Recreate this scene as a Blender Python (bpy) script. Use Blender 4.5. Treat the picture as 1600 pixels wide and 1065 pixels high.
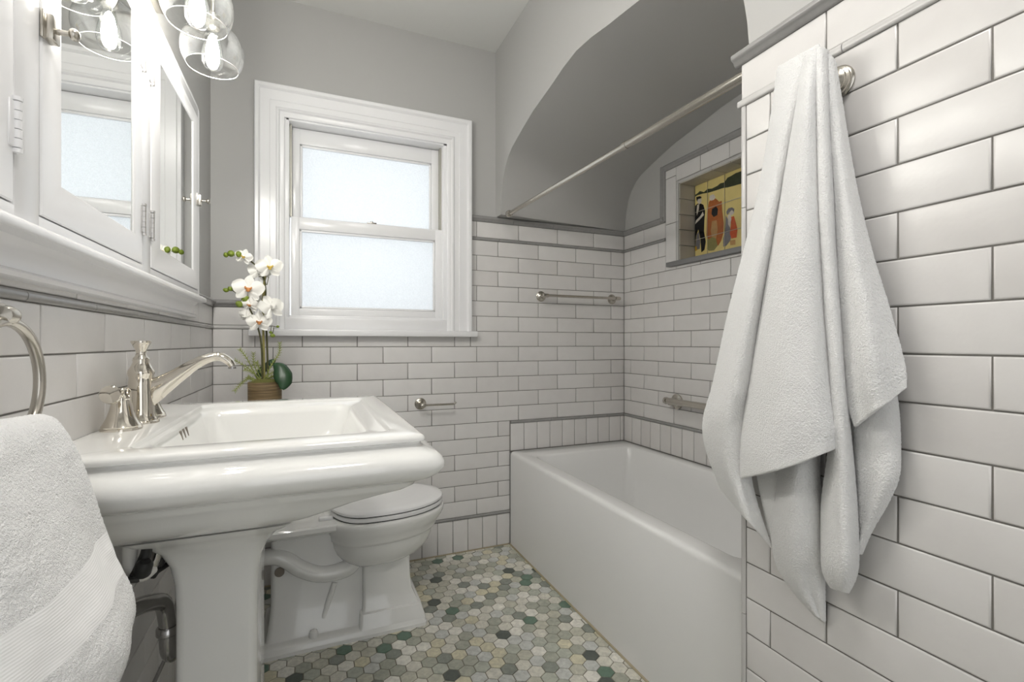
import bpy, bmesh, math, random
from mathutils import Vector, Matrix, noise
random.seed(7)
for o in list(bpy.data.objects): bpy.data.objects.remove(o)
scene = bpy.context.scene
COL = scene.collection
PI = math.pi

# ------------------------------------------------------------------ camera, world, exposure
CAM_H, YAW, FPX, HY = 1.0801, 0.3997, 747.5, 535.9
cam_data = bpy.data.cameras.new('camera'); cam = bpy.data.objects.new('camera', cam_data)
COL.objects.link(cam); scene.camera = cam
cam.location = (0, 0, CAM_H); cam.rotation_euler = (PI/2, 0, -YAW)
cam_data.sensor_width = 36; cam_data.lens = FPX/1600*36; cam_data.shift_y = (HY-532.5)/1600
cam_data.clip_start = 0.02; cam_data.clip_end = 50

world = bpy.data.worlds.new('daylight'); scene.world = world; world.use_nodes = True
bg = world.node_tree.nodes['Background']
bg.inputs['Color'].default_value = (0.96, 0.98, 1.0, 1); bg.inputs['Strength'].default_value = 1.0

vs = scene.view_settings
vs.view_transform = 'Standard'; vs.look = 'None'; vs.gamma = 1.0; vs.use_curve_mapping = False
vs.exposure = 0.52
BULB = 168.0
FILL_DOME = 33.0  # emission strength of the added fill dome

# ------------------------------------------------------------------ room numbers (metres)
D, XL, XN, XA, XS = 2.38, -0.3832, 1.7342, 0.9929, 0.9137   # back, left, alcove, tub apron, towel wall faces
CEIL, YR = 2.6303, -1.0
ZB, P, TL, G = 0.183, 0.0799, 0.2392, 0.0032                # tile rows: base, pitch, length, joint
row = lambda n: ZB + n*P
CAPZ = 1.719

# where the line of sight through a photo point meets a plane of the room
SN, CS = math.sin(YAW), math.cos(YAW)
def ray(px, py):
    u = (px-800)/FPX
    return Vector((SN+u*CS, CS-u*SN, -(py-HY)/FPX))
def atx(x, px, py):
    r = ray(px, py); return r*(x/r.x) + Vector((0, 0, CAM_H))
def aty(y, px, py):
    r = ray(px, py); return r*(y/r.y) + Vector((0, 0, CAM_H))

# ------------------------------------------------------------------ materials
MATS = {}
def newmat(name):
    m = bpy.data.materials.new(name); m.use_nodes = True
    MATS[name] = m
    nt = m.node_tree
    return m, nt, nt.nodes['Principled BSDF'], nt.nodes, nt.links
def simple(name, col, rough=0.5, metal=0.0, bump=0.0, scale=50.0, coat=0.0, sheen=0.0, vary=0.0, dist=0.001, spec=0.5):
    m, nt, b, N, L = newmat(name)
    b.inputs['Base Color'].default_value = (*col, 1); b.inputs['Roughness'].default_value = rough
    b.inputs['Metallic'].default_value = metal; b.inputs['Coat Weight'].default_value = coat
    b.inputs['Sheen Weight'].default_value = sheen; b.inputs['Specular IOR Level'].default_value = spec
    if bump or vary:
        tc = N.new('ShaderNodeTexCoord'); nz = N.new('ShaderNodeTexNoise')
        nz.inputs['Scale'].default_value = scale; nz.inputs['Detail'].default_value = 3
        L.new(tc.outputs['Object'], nz.inputs['Vector'])
        if bump:
            bp = N.new('ShaderNodeBump'); bp.inputs['Strength'].default_value = bump; bp.inputs['Distance'].default_value = dist
            L.new(nz.outputs['Fac'], bp.inputs['Height']); L.new(bp.outputs['Normal'], b.inputs['Normal'])
        if vary:
            mx = N.new('ShaderNodeMix'); mx.data_type = 'RGBA'
            mx.inputs['A'].default_value = (*[c*(1-vary) for c in col], 1); mx.inputs['B'].default_value = (*[min(1, c*(1+vary)) for c in col], 1)
            L.new(nz.outputs['Fac'], mx.inputs['Factor']); L.new(mx.outputs['Result'], b.inputs['Base Color'])
    return m
paint = simple('grey_wall_paint', (0.455, 0.452, 0.440), 0.5, bump=0.15, scale=160)
ceil_paint = simple('white_ceiling_paint', (0.70, 0.70, 0.68), 0.7, bump=0.1, scale=160)
white_paint = simple('white_gloss_paint', (0.86, 0.86, 0.87), 0.22, bump=0.12, scale=25)
grout = simple('grey_grout', (0.21, 0.20, 0.185), 0.85, bump=0.3, scale=300)
floor_grout = simple('floor_grout', (0.20, 0.185, 0.14), 0.85, bump=0.3, scale=300, vary=0.2)
porcelain = simple('white_porcelain', (0.84, 0.84, 0.82), 0.08, coat=0.3)
acrylic = simple('white_acrylic', (0.84, 0.84, 0.83), 0.16)
nickel = simple('brushed_nickel', (0.56, 0.53, 0.475), 0.24, 1.0)
polished = simple('polished_nickel', (0.78, 0.735, 0.655), 0.06, 1.0)
chrome_pipe = simple('chromed_pipe', (0.45, 0.44, 0.43), 0.18, 1.0)
mirror_m = simple('mirror_glass', (0.90, 0.91, 0.90), 0.01, 1.0)
grey_trim = simple('grey_glazed_trim', (0.30, 0.295, 0.29), 0.2, bump=0.1, scale=60, vary=0.12)
pale_trim = simple('pale_glazed_trim', (0.56, 0.55, 0.54), 0.22, bump=0.1, scale=60)
shelf_stone = simple('grey_stone', (0.22, 0.22, 0.22), 0.35, bump=0.1, scale=80)
caulk = simple('aged_caulk', (0.42, 0.36, 0.25), 0.6)
jamb_tile = simple('beige_tile', (0.52, 0.49, 0.44), 0.2)
rubber_and_gap = simple('rubber_and_gap_dark', (0.02, 0.02, 0.02), 0.5)  # hose rubber, also the painted shade in the toilet seat gaps
white_plastic = simple('white_plastic', (0.75, 0.74, 0.71), 0.3)
grey_plug = simple('grey_plug', (0.22, 0.19, 0.16), 0.6)
seat_m = simple('seat_plastic', (0.86, 0.86, 0.86), 0.14)
cream_cloth = simple('cream_cloth', (0.66, 0.61, 0.48), 0.9, bump=0.5, scale=300)
petal_m = simple('white_petal', (0.88, 0.87, 0.82), 0.5, sheen=0.2)
petal_m.node_tree.nodes['Principled BSDF'].inputs['Subsurface Weight'].default_value = 0.0
lip_m = simple('orange_lip', (0.70, 0.30, 0.10), 0.5, vary=0.5, scale=120)
lip_y = simple('yellow_lip', (0.75, 0.52, 0.10), 0.5, vary=0.4, scale=120)
bud_m = simple('green_bud', (0.20, 0.27, 0.03), 0.4, vary=0.3, scale=60)
stem_m = simple('green_stem', (0.075, 0.075, 0.025), 0.5, vary=0.3, scale=80)
stake_m = simple('olive_stake', (0.30, 0.27, 0.09), 0.5, vary=0.3, scale=60)
leaf_m = simple('dark_leaf', (0.018, 0.060, 0.022), 0.3, vary=0.3, scale=20)
frond_m = simple('pale_green_frond', (0.30, 0.34, 0.10), 0.5, vary=0.3, scale=60)
moss_m = simple('moss', (0.13, 0.13, 0.03), 0.9, bump=1, scale=150, vary=0.5, dist=0.004)

def wood_pot():
    m, nt, b, N, L = newmat('woody_pot')
    tc = N.new('ShaderNodeTexCoord'); mp = N.new('ShaderNodeMapping'); mp.inputs['Scale'].default_value = (6, 6, 160)
    nz = N.new('ShaderNodeTexNoise'); nz.inputs['Scale'].default_value = 2.0; nz.inputs['Detail'].default_value = 5
    cr = N.new('ShaderNodeValToRGB'); cr.color_ramp.elements[0].color = (0.085, 0.055, 0.022, 1); cr.color_ramp.elements[1].color = (0.25, 0.175, 0.085, 1)
    cr.color_ramp.elements[0].position = 0.3; cr.color_ramp.elements[1].position = 0.7
    L.new(tc.outputs['Object'], mp.inputs['Vector']); L.new(mp.outputs['Vector'], nz.inputs['Vector'])
    L.new(nz.outputs['Fac'], cr.inputs['Fac']); L.new(cr.outputs['Color'], b.inputs['Base Color']); b.inputs['Roughness'].default_value = 0.6
    return m
pot_m = wood_pot()

def tile_mat(name, c0, c1, rough, wav):
    m, nt, b, N, L = newmat(name)
    oi = N.new('ShaderNodeObjectInfo'); tc = N.new('ShaderNodeTexCoord')
    nz = N.new('ShaderNodeTexNoise'); nz.inputs['Scale'].default_value = 18; nz.inputs['Detail'].default_value = 4
    ad = N.new('ShaderNodeVectorMath'); ad.operation = 'ADD'
    L.new(tc.outputs['Object'], ad.inputs[0]); L.new(oi.outputs['Location'], ad.inputs[1]); L.new(ad.outputs[0], nz.inputs['Vector'])
    mt = N.new('ShaderNodeMath'); mt.operation = 'MULTIPLY_ADD'; mt.inputs[1].default_value = 0.55
    sc = N.new('ShaderNodeMath'); sc.operation = 'MULTIPLY'; sc.inputs[1].default_value = 0.45
    L.new(oi.outputs['Random'], sc.inputs[0]); L.new(nz.outputs['Fac'], mt.inputs[0]); L.new(sc.outputs[0], mt.inputs[2])
    mx = N.new('ShaderNodeMix'); mx.data_type = 'RGBA'; mx.inputs['A'].default_value = (*c0, 1); mx.inputs['B'].default_value = (*c1, 1)
    L.new(mt.outputs[0], mx.inputs['Factor']); L.new(mx.outputs['Result'], b.inputs['Base Color'])
    b.inputs['Roughness'].default_value = rough
    n2 = N.new('ShaderNodeTexNoise'); n2.inputs['Scale'].default_value = 45; n2.inputs['Detail'].default_value = 2
    L.new(ad.outputs[0], n2.inputs['Vector'])
    bp = N.new('ShaderNodeBump'); bp.inputs['Strength'].default_value = wav; bp.inputs['Distance'].default_value = 0.0012
    L.new(n2.outputs['Fac'], bp.inputs['Height']); L.new(bp.outputs['Normal'], b.inputs['Normal'])
    return m
tile_m = tile_mat('glazed_white_tile', (0.655, 0.635, 0.62), (0.775, 0.762, 0.75), 0.30, 0.45)

HEXRAMP = [(0.0, (0.10, 0.115, 0.10)), (0.035, (0.13, 0.21, 0.155)), (0.07, (0.27, 0.29, 0.25)), (0.15, (0.42, 0.43, 0.36)),
           (0.28, (0.56, 0.55, 0.46)), (0.42, (0.48, 0.50, 0.43)), (0.52, (0.68, 0.64, 0.48)), (0.62, (0.70, 0.68, 0.60)), (0.78, (0.60, 0.61, 0.58)), (0.88, (0.83, 0.81, 0.74))]
def hex_mat(name, island):
    m, nt, b, N, L = newmat(name)
    if island:
        rnd = N.new('ShaderNodeNewGeometry').outputs['Random Per Island']
    else:
        rnd = N.new('ShaderNodeObjectInfo').outputs['Random']
    cr = N.new('ShaderNodeValToRGB'); cr.color_ramp.interpolation = 'CONSTANT'
    els = cr.color_ramp.elements
    els[0].position = 0; els[0].color = (*HEXRAMP[0][1], 1); els[1].position = HEXRAMP[1][0]; els[1].color = (*HEXRAMP[1][1], 1)
    for p, c in HEXRAMP[2:]:
        e = els.new(p); e.color = (*c, 1)
    L.new(rnd, cr.inputs['Fac'])
    ge = N.new('ShaderNodeNewGeometry'); nz = N.new('ShaderNodeTexNoise'); nz.inputs['Scale'].default_value = 55; nz.inputs['Detail'].default_value = 6
    nz.inputs['Roughness'].default_value = 0.65; nz.inputs['Distortion'].default_value = 0.6
    L.new(ge.outputs['Position'], nz.inputs['Vector'])
    mr = N.new('ShaderNodeMapRange'); mr.inputs['From Min'].default_value = 0.25; mr.inputs['From Max'].default_value = 0.75
    mr.inputs['To Min'].default_value = 0.72; mr.inputs['To Max'].default_value = 1.22
    L.new(nz.outputs['Fac'], mr.inputs['Value'])
    vm = N.new('ShaderNodeVectorMath'); vm.operation = 'SCALE'
    L.new(cr.outputs['Color'], vm.inputs[0]); L.new(mr.outputs['Result'], vm.inputs['Scale']); L.new(vm.outputs[0], b.inputs['Base Color'])
    b.inputs['Roughness'].default_value = 0.32
    return m
hex_obj_m = hex_mat('marble_hexagon', False); hex_isl_m = hex_mat('marble_hexagon_field', True)

def terry(name, col, sc=700, rib=False):
    m, nt, b, N, L = newmat(name)
    b.inputs['Base Color'].default_value = (*col, 1); b.inputs['Roughness'].default_value = 0.95; b.inputs['Specular IOR Level'].default_value = 0.1
    b.inputs['Sheen Weight'].default_value = 0.35; b.inputs['Sheen Roughness'].default_value = 0.6
    tc = N.new('ShaderNodeTexCoord'); bp = N.new('ShaderNodeBump')
    if rib:
        w = N.new('ShaderNodeTexWave'); w.wave_type = 'BANDS'; w.bands_direction = 'Z'; w.inputs['Scale'].default_value = 105; w.inputs['Distortion'].default_value = 0.6
        L.new(tc.outputs['Object'], w.inputs['Vector']); L.new(w.outputs['Fac'], bp.inputs['Height']); bp.inputs['Strength'].default_value = 0.14; bp.inputs['Distance'].default_value = 0.002
    else:
        nz = N.new('ShaderNodeTexNoise'); nz.inputs['Scale'].default_value = sc; nz.inputs['Detail'].default_value = 3
        n2 = N.new('ShaderNodeTexNoise'); n2.inputs['Scale'].default_value = 330; n2.inputs['Detail'].default_value = 3
        ad = N.new('ShaderNodeMath'); ad.operation = 'ADD'
        L.new(tc.outputs['Object'], nz.inputs['Vector']); L.new(tc.outputs['Object'], n2.inputs['Vector'])
        L.new(nz.outputs['Fac'], ad.inputs[0]); L.new(n2.outputs['Fac'], ad.inputs[1]); L.new(ad.outputs[0], bp.inputs['Height'])
        bp.inputs['Strength'].default_value = 0.9; bp.inputs['Distance'].default_value = 0.0026
    L.new(bp.outputs['Normal'], b.inputs['Normal'])
    return m
terry_m = terry('white_terry', (0.955, 0.955, 0.95)); hem_m = terry('towel_hem', (0.94, 0.94, 0.93), 700); rib_m = terry('towel_ribbed_band', (0.93, 0.93, 0.925), rib=True)

def thin_glass(name, ref=0.10):
    m = bpy.data.materials.new(name); m.use_nodes = True; nt = m.node_tree; N = nt.nodes; L = nt.links; N.clear()
    out = N.new('ShaderNodeOutputMaterial'); tr = N.new('ShaderNodeBsdfTransparent'); gl = N.new('ShaderNodeBsdfGlossy'); gl.inputs['Roughness'].default_value = 0.02
    tr.inputs['Color'].default_value = (0.97, 0.98, 0.98, 1)
    lw = N.new('ShaderNodeLayerWeight'); lw.inputs['Blend'].default_value = 0.35
    mr = N.new('ShaderNodeMapRange'); mr.inputs['To Min'].default_value = 0.03; mr.inputs['To Max'].default_value = 0.75
    mx = N.new('ShaderNodeMixShader'); L.new(lw.outputs['Facing'], mr.inputs['Value']); L.new(mr.outputs['Result'], mx.inputs['Fac'])
    L.new(tr.outputs[0], mx.inputs[1]); L.new(gl.outputs[0], mx.inputs[2]); L.new(mx.outputs[0], out.inputs['Surface'])
    return m
glass_m = thin_glass('clear_glass')
def frosted():
    m = bpy.data.materials.new('obscure_glass'); m.use_nodes = True; nt = m.node_tree; N = nt.nodes; L = nt.links; N.clear()
    out = N.new('ShaderNodeOutputMaterial'); tr = N.new('ShaderNodeBsdfTranslucent'); tr.inputs['Color'].default_value = (0.93, 0.95, 0.96, 1)
    gl = N.new('ShaderNodeBsdfGlossy'); gl.inputs['Roughness'].default_value = 0.25; mx = N.new('ShaderNodeMixShader'); mx.inputs['Fac'].default_value = 0.08
    tc = N.new('ShaderNodeTexCoord'); nz = N.new('ShaderNodeTexNoise'); nz.inputs['Scale'].default_value = 260; nz.inputs['Detail'].default_value = 2
    bp = N.new('ShaderNodeBump'); bp.inputs['Strength'].default_value = 0.8; bp.inputs['Distance'].default_value = 0.004
    cr = N.new('ShaderNodeMapRange'); cr.inputs['To Min'].default_value = 0.93; cr.inputs['To Max'].default_value = 1.0; cr.inputs['From Min'].default_value = 0.3; cr.inputs['From Max'].default_value = 0.6
    L.new(tc.outputs['Object'], nz.inputs['Vector']); L.new(nz.outputs['Fac'], bp.inputs['Height']); L.new(bp.outputs['Normal'], tr.inputs['Normal']); L.new(bp.outputs['Normal'], gl.inputs['Normal'])
    L.new(nz.outputs['Fac'], cr.inputs['Value']); vm = N.new('ShaderNodeVectorMath'); vm.operation = 'SCALE'; vm.inputs[0].default_value = (0.95, 0.97, 0.98)
    L.new(cr.outputs['Result'], vm.inputs['Scale']); L.new(vm.outputs[0], tr.inputs['Color'])
    L.new(tr.outputs[0], mx.inputs[1]); L.new(gl.outputs[0], mx.inputs[2]); L.new(mx.outputs[0], out.inputs['Surface'])
    return m
frost_m = frosted()
def emit(name, col, s):
    m = bpy.data.materials.new(name); m.use_nodes = True; nt = m.node_tree; nt.nodes.clear()
    o = nt.nodes.new('ShaderNodeOutputMaterial'); e = nt.nodes.new('ShaderNodeEmission')
    e.inputs['Color'].default_value = (*col, 1); e.inputs['Strength'].default_value = s; nt.links.new(e.outputs[0], o.inputs['Surface'])
    return m
bulb_m = emit('glowing_filament', (1.0, 0.955, 0.89), BULB)

# ------------------------------------------------------------------ object helpers
def link(name, me, mat=None, parent=None, loc=None, rot=None):
    o = bpy.data.objects.new(name, me); COL.objects.link(o)
    if mat is not None and me is not None and not me.materials: me.materials.append(mat)
    if parent is not None: o.parent = parent
    if loc is not None: o.location = loc
    if rot is not None: o.rotation_euler = rot
    return o
def tag(o, label, cat, group=None, kind=None):
    o['label'] = label
    if cat: o['category'] = cat
    if group: o['group'] = group
    if kind: o['kind'] = kind
    return o
def empty(name, loc, label, cat, group=None, kind=None):
    o = bpy.data.objects.new(name, None); COL.objects.link(o); o.location = loc; o.empty_display_size = 0.05
    return tag(o, label, cat, group, kind)
class MB:
    """collects shapes in world coordinates, builds one mesh object"""
    def __init__(s): s.v = []; s.f = []; s.sm = []; s.mi = []
    def add(s, v, f, smooth=False, mi=0):
        n = len(s.v); s.v += [tuple(p) for p in v]
        for q in f: s.f.append(tuple(i+n for i in q)); s.sm.append(smooth); s.mi.append(mi)
        return s
    def box(s, x0, x1, y0, y1, z0, z1, bevel=0.0, seg=2):
        if bevel <= 0:
            v = [(x, y, z) for z in (z0, z1) for y in (y0, y1) for x in (x0, x1)]
            return s.add(v, [(0, 2, 3, 1), (4, 5, 7, 6), (0, 1, 5, 4), (2, 6, 7, 3), (0, 4, 6, 2), (1, 3, 7, 5)])
        bm = bmesh.new(); bmesh.ops.create_cube(bm, size=1)
        bmesh.ops.scale(bm, vec=(x1-x0, y1-y0, z1-z0), verts=bm.verts); bmesh.ops.translate(bm, vec=((x0+x1)/2, (y0+y1)/2, (z0+z1)/2), verts=bm.verts)
        bmesh.ops.bevel(bm, geom=bm.edges[:], offset=bevel, segments=seg, affect='EDGES', profile=0.5)
        bm.verts.index_update(); s.add([v.co for v in bm.verts], [[v.index for v in f.verts] for f in bm.faces], True); bm.free(); return s
    def rings(s, rings, cap0=True, cap1=True, smooth=True, closed=True, mi=0):
        n = len(rings[0]); v = [p for r in rings for p in r]; f = []
        for i in range(len(rings)-1):
            for j in range(n if closed else n-1):
                k = (j+1) % n
                f.append((i*n+j, i*n+k, (i+1)*n+k, (i+1)*n+j))
        if cap0: f.append(tuple(reversed(range(n))))
        if cap1: f.append(tuple((len(rings)-1)*n+j for j in range(n)))
        return s.add(v, f, smooth, mi)
    def lathe(s, prof, base=(0, 0, 0), axis=(0, 0, 1), seg=24, cap=True, mi=0):
        a = Vector(axis).normalized(); q = Vector((0, 0, 1)).rotation_difference(a); b = Vector(base)
        R = [[b + q @ Vector((r*math.cos(2*PI*i/seg), r*math.sin(2*PI*i/seg), h)) for i in range(seg)] for r, h in prof]
        return s.rings(R, cap, cap, True, True, mi)
    def tube(s, pts, rad, seg=10, cap=True, mi=0, smooth_path=True, sub=4):
        pts = [Vector(p) for p in pts]
        if not isinstance(rad, (list, tuple)): rad = [rad]*len(pts)
        if smooth_path and len(pts) > 2: pts, rad = catmull(pts, list(rad), sub)
        R = []; up = None
        for i, p in enumerate(pts):
            t = (pts[min(i+1, len(pts)-1)]-pts[max(i-1, 0)]).normalized()
            if up is None:
                up = Vector((0, 0, 1)) if abs(t.z) < 0.9 else Vector((1, 0, 0))
            up = (up - t*up.dot(t)).normalized(); w = t.cross(up)
            r = rad[i]; ru, rw = r if isinstance(r, (tuple, list, Vector)) else (r, r)
            R.append([p + up*ru*math.cos(2*PI*k/seg) + w*rw*math.sin(2*PI*k/seg) for k in range(seg)])
        return s.rings(R, cap, cap, True, True, mi)
    def build(s, name, mats, parent=None, sub=0, solid=0, recenter=True):
        me = bpy.data.meshes.new(name)
        if recenter and parent is not None:
            off = parent.matrix_world.translation if parent.parent is None else None
        par_loc = Vector((0, 0, 0)); q = parent
        while q is not None: par_loc += q.location; q = q.parent
        c = Vector((0, 0, 0))
        if s.v:
            xs = [p[0] for p in s.v]; ys = [p[1] for p in s.v]; zs = [p[2] for p in s.v]
            c = Vector(((min(xs)+max(xs))/2, (min(ys)+max(ys))/2, min(zs)))
        me.from_pydata([(p[0]-c.x, p[1]-c.y, p[2]-c.z) for p in s.v], [], s.f)
        if not isinstance(mats, (list, tuple)): mats = [mats]
        for m in mats: me.materials.append(m)
        me.polygons.foreach_set('use_smooth', s.sm); me.polygons.foreach_set('material_index', s.mi)
        bm = bmesh.new(); bm.from_mesh(me); bmesh.ops.recalc_face_normals(bm, faces=bm.faces); bm.to_mesh(me); bm.free()
        me.update()
        try: me.set_sharp_from_angle(angle=math.radians(42))
        except Exception: pass
        o = bpy.data.objects.new(name, me); COL.objects.link(o)
        if parent is not None: o.parent = parent
        o.location = c - par_loc
        if solid:
            md = o.modifiers.new('thickness', 'SOLIDIFY'); md.thickness = solid; md.offset = 0
        if sub:
            md = o.modifiers.new('smooth', 'SUBSURF'); md.levels = sub; md.render_levels = sub
        return o
def catmull(pts, rad, sub):
    P_ = []; R_ = []
    n = len(pts)
    vr = [Vector(r) if isinstance(r, (tuple, list)) else r for r in rad]
    for i in range(n-1):
        p0, p1, p2, p3 = pts[max(i-1, 0)], pts[i], pts[i+1], pts[min(i+2, n-1)]
        for k in range(sub):
            t = k/sub
            P_.append(0.5*((2*p1)+(p2-p0)*t+(2*p0-5*p1+4*p2-p3)*t*t+(3*p1-p0-3*p2+p3)*t**3))
            R_.append(vr[i]*(1-t)+vr[i+1]*t)
    P_.append(pts[-1]); R_.append(vr[-1])
    return P_, [tuple(r) if isinstance(r, Vector) else r for r in R_]
def rrect(x0, x1, y0, y1, z, r, n=5):
    r = max(0.0005, min(r, (x1-x0)/2-1e-4, (y1-y0)/2-1e-4)); pts = []
    for cx, cy, a in ((x1-r, y1-r, 0), (x0+r, y1-r, 90), (x0+r, y0+r, 180), (x1-r, y0+r, 270)):
        for k in range(n+1):
            t = math.radians(a+90*k/n); pts.append(Vector((cx+r*math.cos(t), cy+r*math.sin(t), z)))
    return pts

# ------------------------------------------------------------------ tiles
ROT = {'B': 0.0, 'L': PI/2, 'R': -PI/2}
tcache = {}
def tile_mesh(w, h, th, bev, mat):
    k = (round(w, 3), round(h, 3), round(th, 4), mat.name)
    if k in tcache: return tcache[k]
    w, h = k[0], k[1]; me = bpy.data.meshes.new('tile')
    a, c = w/2, h/2; b = min(bev, a*0.4, c*0.4)
    v = [(-a, 0, -c), (a, 0, -c), (a, 0, c), (-a, 0, c), (-a, -th+b*0.8, -c), (a, -th+b*0.8, -c), (a, -th+b*0.8, c), (-a, -th+b*0.8, c),
         (-a+b*.45, -th+b*.2, -c+b*.45), (a-b*.45, -th+b*.2, -c+b*.45), (a-b*.45, -th+b*.2, c-b*.45), (-a+b*.45, -th+b*.2, c-b*.45),
         (-a+b*1.6, -th, -c+b*1.6), (a-b*1.6, -th, -c+b*1.6), (a-b*1.6, -th, c-b*1.6), (-a+b*1.6, -th, c-b*1.6)]
    f = []
    for l in range(3):
        for j in range(4):
            q = (j+1) % 4; f.append((l*4+j, l*4+q, l*4+4+q, l*4+4+j))
    f += [(12, 13, 14, 15), (3, 2, 1, 0)]
    me.from_pydata(v, [], f); me.materials.append(mat); me.polygons.foreach_set('use_smooth', [True]*len(f)); me.update()
    tcache[k] = me
    return me
TH = 0.008
def tile(parent, wall, plane, a0, a1, z0, z1, name='tile', mat=None, th=TH, bev=0.002):
    if a1-a0 < 0.006 or z1-z0 < 0.006: return
    me = tile_mesh(a1-a0, z1-z0, th, bev, mat or tile_m)
    m = (a0+a1)/2; z = (z0+z1)/2; j = random.uniform(-0.0004, 0.0004)
    loc = {'B': (m, plane+th+j, z), 'L': (plane-th+j, m, z), 'R': (plane+th+j, m, z)}[wall]
    o = link(name, me, None, parent, loc); o.rotation_euler = (0, 0, ROT[wall])
    return o
def fill_row(parent, wall, plane, a0, a1, z0, z1, phase, pitch=TL, **kw):
    k = math.floor((a0-phase)/pitch); cuts = [a0]
    while True:
        k += 1; j = phase+k*pitch
        if j >= a1-0.004: break
        if j > a0+0.004: cuts.append(j)
    cuts.append(a1)
    for i in range(len(cuts)-1):
        l = cuts[i]+(G/2 if i else G/3); r = cuts[i+1]-(G/2 if i < len(cuts)-2 else G/3)
        tile(parent, wall, plane, l, r, z0+G/2, z1-G/2, **kw)
tr_cache = {}
def trim_run(parent, wall, plane, a0, a1, z0, prof, piece, name, mat, key, vertical=False):
    """a run of moulded trim pieces; prof = list of (out, up)"""
    n = max(1, round((a1-a0)/piece)); w = (a1-a0)/n
    k = (key, round(w, 4), vertical, mat.name)
    if k not in tr_cache:
        L_ = w-0.0016; v = []; f = []; m = len(prof)
        for s in (-L_/2, L_/2):
            for o_, u_ in prof: v.append((u_, -o_, s) if vertical else (s, -o_, u_))
        for i in range(m):
            q = (i+1) % m; f.append((i, q, m+q, m+i))
        f += [tuple(range(m)), tuple(reversed(range(m, 2*m)))]
        me = bpy.data.meshes.new(name); me.from_pydata(v, [], f); me.materials.append(mat)
        bm = bmesh.new(); bm.from_mesh(me); bmesh.ops.recalc_face_normals(bm, faces=bm.faces); bm.to_mesh(me); bm.free()
        me.polygons.foreach_set('use_smooth', [len(p.vertices) == 4 for p in me.polygons])
        try: me.set_sharp_from_angle(angle=math.radians(50))
        except Exception: pass
        tr_cache[k] = me
    for i in range(n):
        c = a0+w*(i+0.5)
        if vertical: loc = {'B': (z0, plane+TH, c), 'L': (plane-TH, z0, c), 'R': (plane+TH, z0, c)}[wall]
        else: loc = {'B': (c, plane+TH, z0), 'L': (plane-TH, c, z0), 'R': (plane+TH, c, z0)}[wall]
        o = link(name, tr_cache[k], None, parent, loc); o.rotation_euler = (0, 0, ROT[wall])
def arcprof(w, out, base=TH):
    return [(0.0, 0.0)]+[(base+out*math.sin(PI*i/8), w/2-w/2*math.cos(PI*i/8)) for i in range(9)]+[(0.0, w)]
PEN = arcprof(0.0155, 0.0048)
CAPP = [(0, 0), (0.010, 0.0), (0.014, 0.004), (0.0155, 0.009), (0.019, 0.011), (0.023, 0.014), (0.0245, 0.019), (0.0235, 0.024), (0.019, 0.028), (0.010, 0.031), (0.0, 0.032)]
GT = 0.0026
def bed(parent, wall, plane, a0, a1, z0, z1):
    """grout bed behind the tiles, recessed below their faces"""
    m = MB(); p0, p1 = GT, TH+0.004
    if wall == 'B': m.box(a0, a1, plane+p0, plane+p1, z0, z1)
    elif wall == 'L': m.box(plane-p1, plane-p0, a0, a1, z0, z1)
    else: m.box(plane+p0, plane+p1, a0, a1, z0, z1)
    return m.build('grout_bed', grout, parent)
PL = 0.0085                         # plaster lies this far behind the tile faces

# ------------------------------------------------------------------ the room: floor and ceiling
floor = MB().box(-0.75, 2.0, YR-0.15, D+0.25, -0.12, -0.0022).build('floor', floor_grout)
tag(floor, 'bathroom floor of mixed green, grey and cream marble hexagons', 'floor', kind='structure')
HX, HYP = 0.0524, 0.0524*0.866
def hexverts(cx, cy, z, r):
    return [(cx+r*math.sin(PI/3*i), cy+r*math.cos(PI/3*i), z) for i in range(6)]
hexes = []
j = -60
while True:
    y = 1.5121+j*HYP
    if y > D+0.01: break
    if y > YR-0.02:
        i0 = int((XL-0.74)/HX)-1
        for i in range(i0-2, 14):
            x = 0.7401+i*HX+(0.5*HX if j % 2 else 0)
            if XL-0.02 < x < XA+0.02: hexes.append((x, y))
    j += 1
def seen(x, y):
    fw = x*SN+y*CS
    if fw < 0.1: return -1
    px = 800+FPX*(x*CS-y*SN)/fw; py = HY+FPX*CAM_H/fw
    if px < 415 or px > 1040 or py > 1075 or x > XA: return -1
    if x < 0.40 and 1.82 < y < 2.1: return -1
    if y > 2.1 and px < 640: return -1
    return 1/fw**3
order = sorted(hexes, key=lambda h: -seen(*h)); vis = [h for h in order if seen(*h) > 0]
picked = vis[:300]; ps = set(picked); rest = [h for h in hexes if h not in ps]
hm = bpy.data.meshes.new('hex_tile'); R0 = HX/math.sqrt(3)-0.0017
hm.from_pydata(hexverts(0, 0, -0.006, R0)+hexverts(0, 0, -0.0008, R0)+hexverts(0, 0, 0, R0-0.0012), [],
               [(i, (i+1) % 6, 6+(i+1) % 6, 6+i) for i in range(6)]+[(6+i, 6+(i+1) % 6, 12+(i+1) % 6, 12+i) for i in range(6)]+[tuple(range(12, 18))])
bm = bmesh.new(); bm.from_mesh(hm); bmesh.ops.recalc_face_normals(bm, faces=bm.faces); bm.to_mesh(hm); bm.free(); hm.materials.append(hex_obj_m)
if hm.polygons[-1].normal.z < 0: hm.flip_normals()
fl = floor.location
for x, y in picked:
    link('hex_tile', hm, None, floor, Vector((x, y, random.uniform(-0.0003, 0.0002)))-fl)
fm = MB()
for x, y in rest:
    fm.add(hexverts(x, y, -0.006, R0)+hexverts(x, y, 0, R0-0.0006), [(i, (i+1) % 6, 6+(i+1) % 6, 6+i) for i in range(6)]+[tuple(range(6, 12))])
ff = fm.build('hex_tile_field', hex_isl_m, floor); ff['kind'] = 'stuff'

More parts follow.
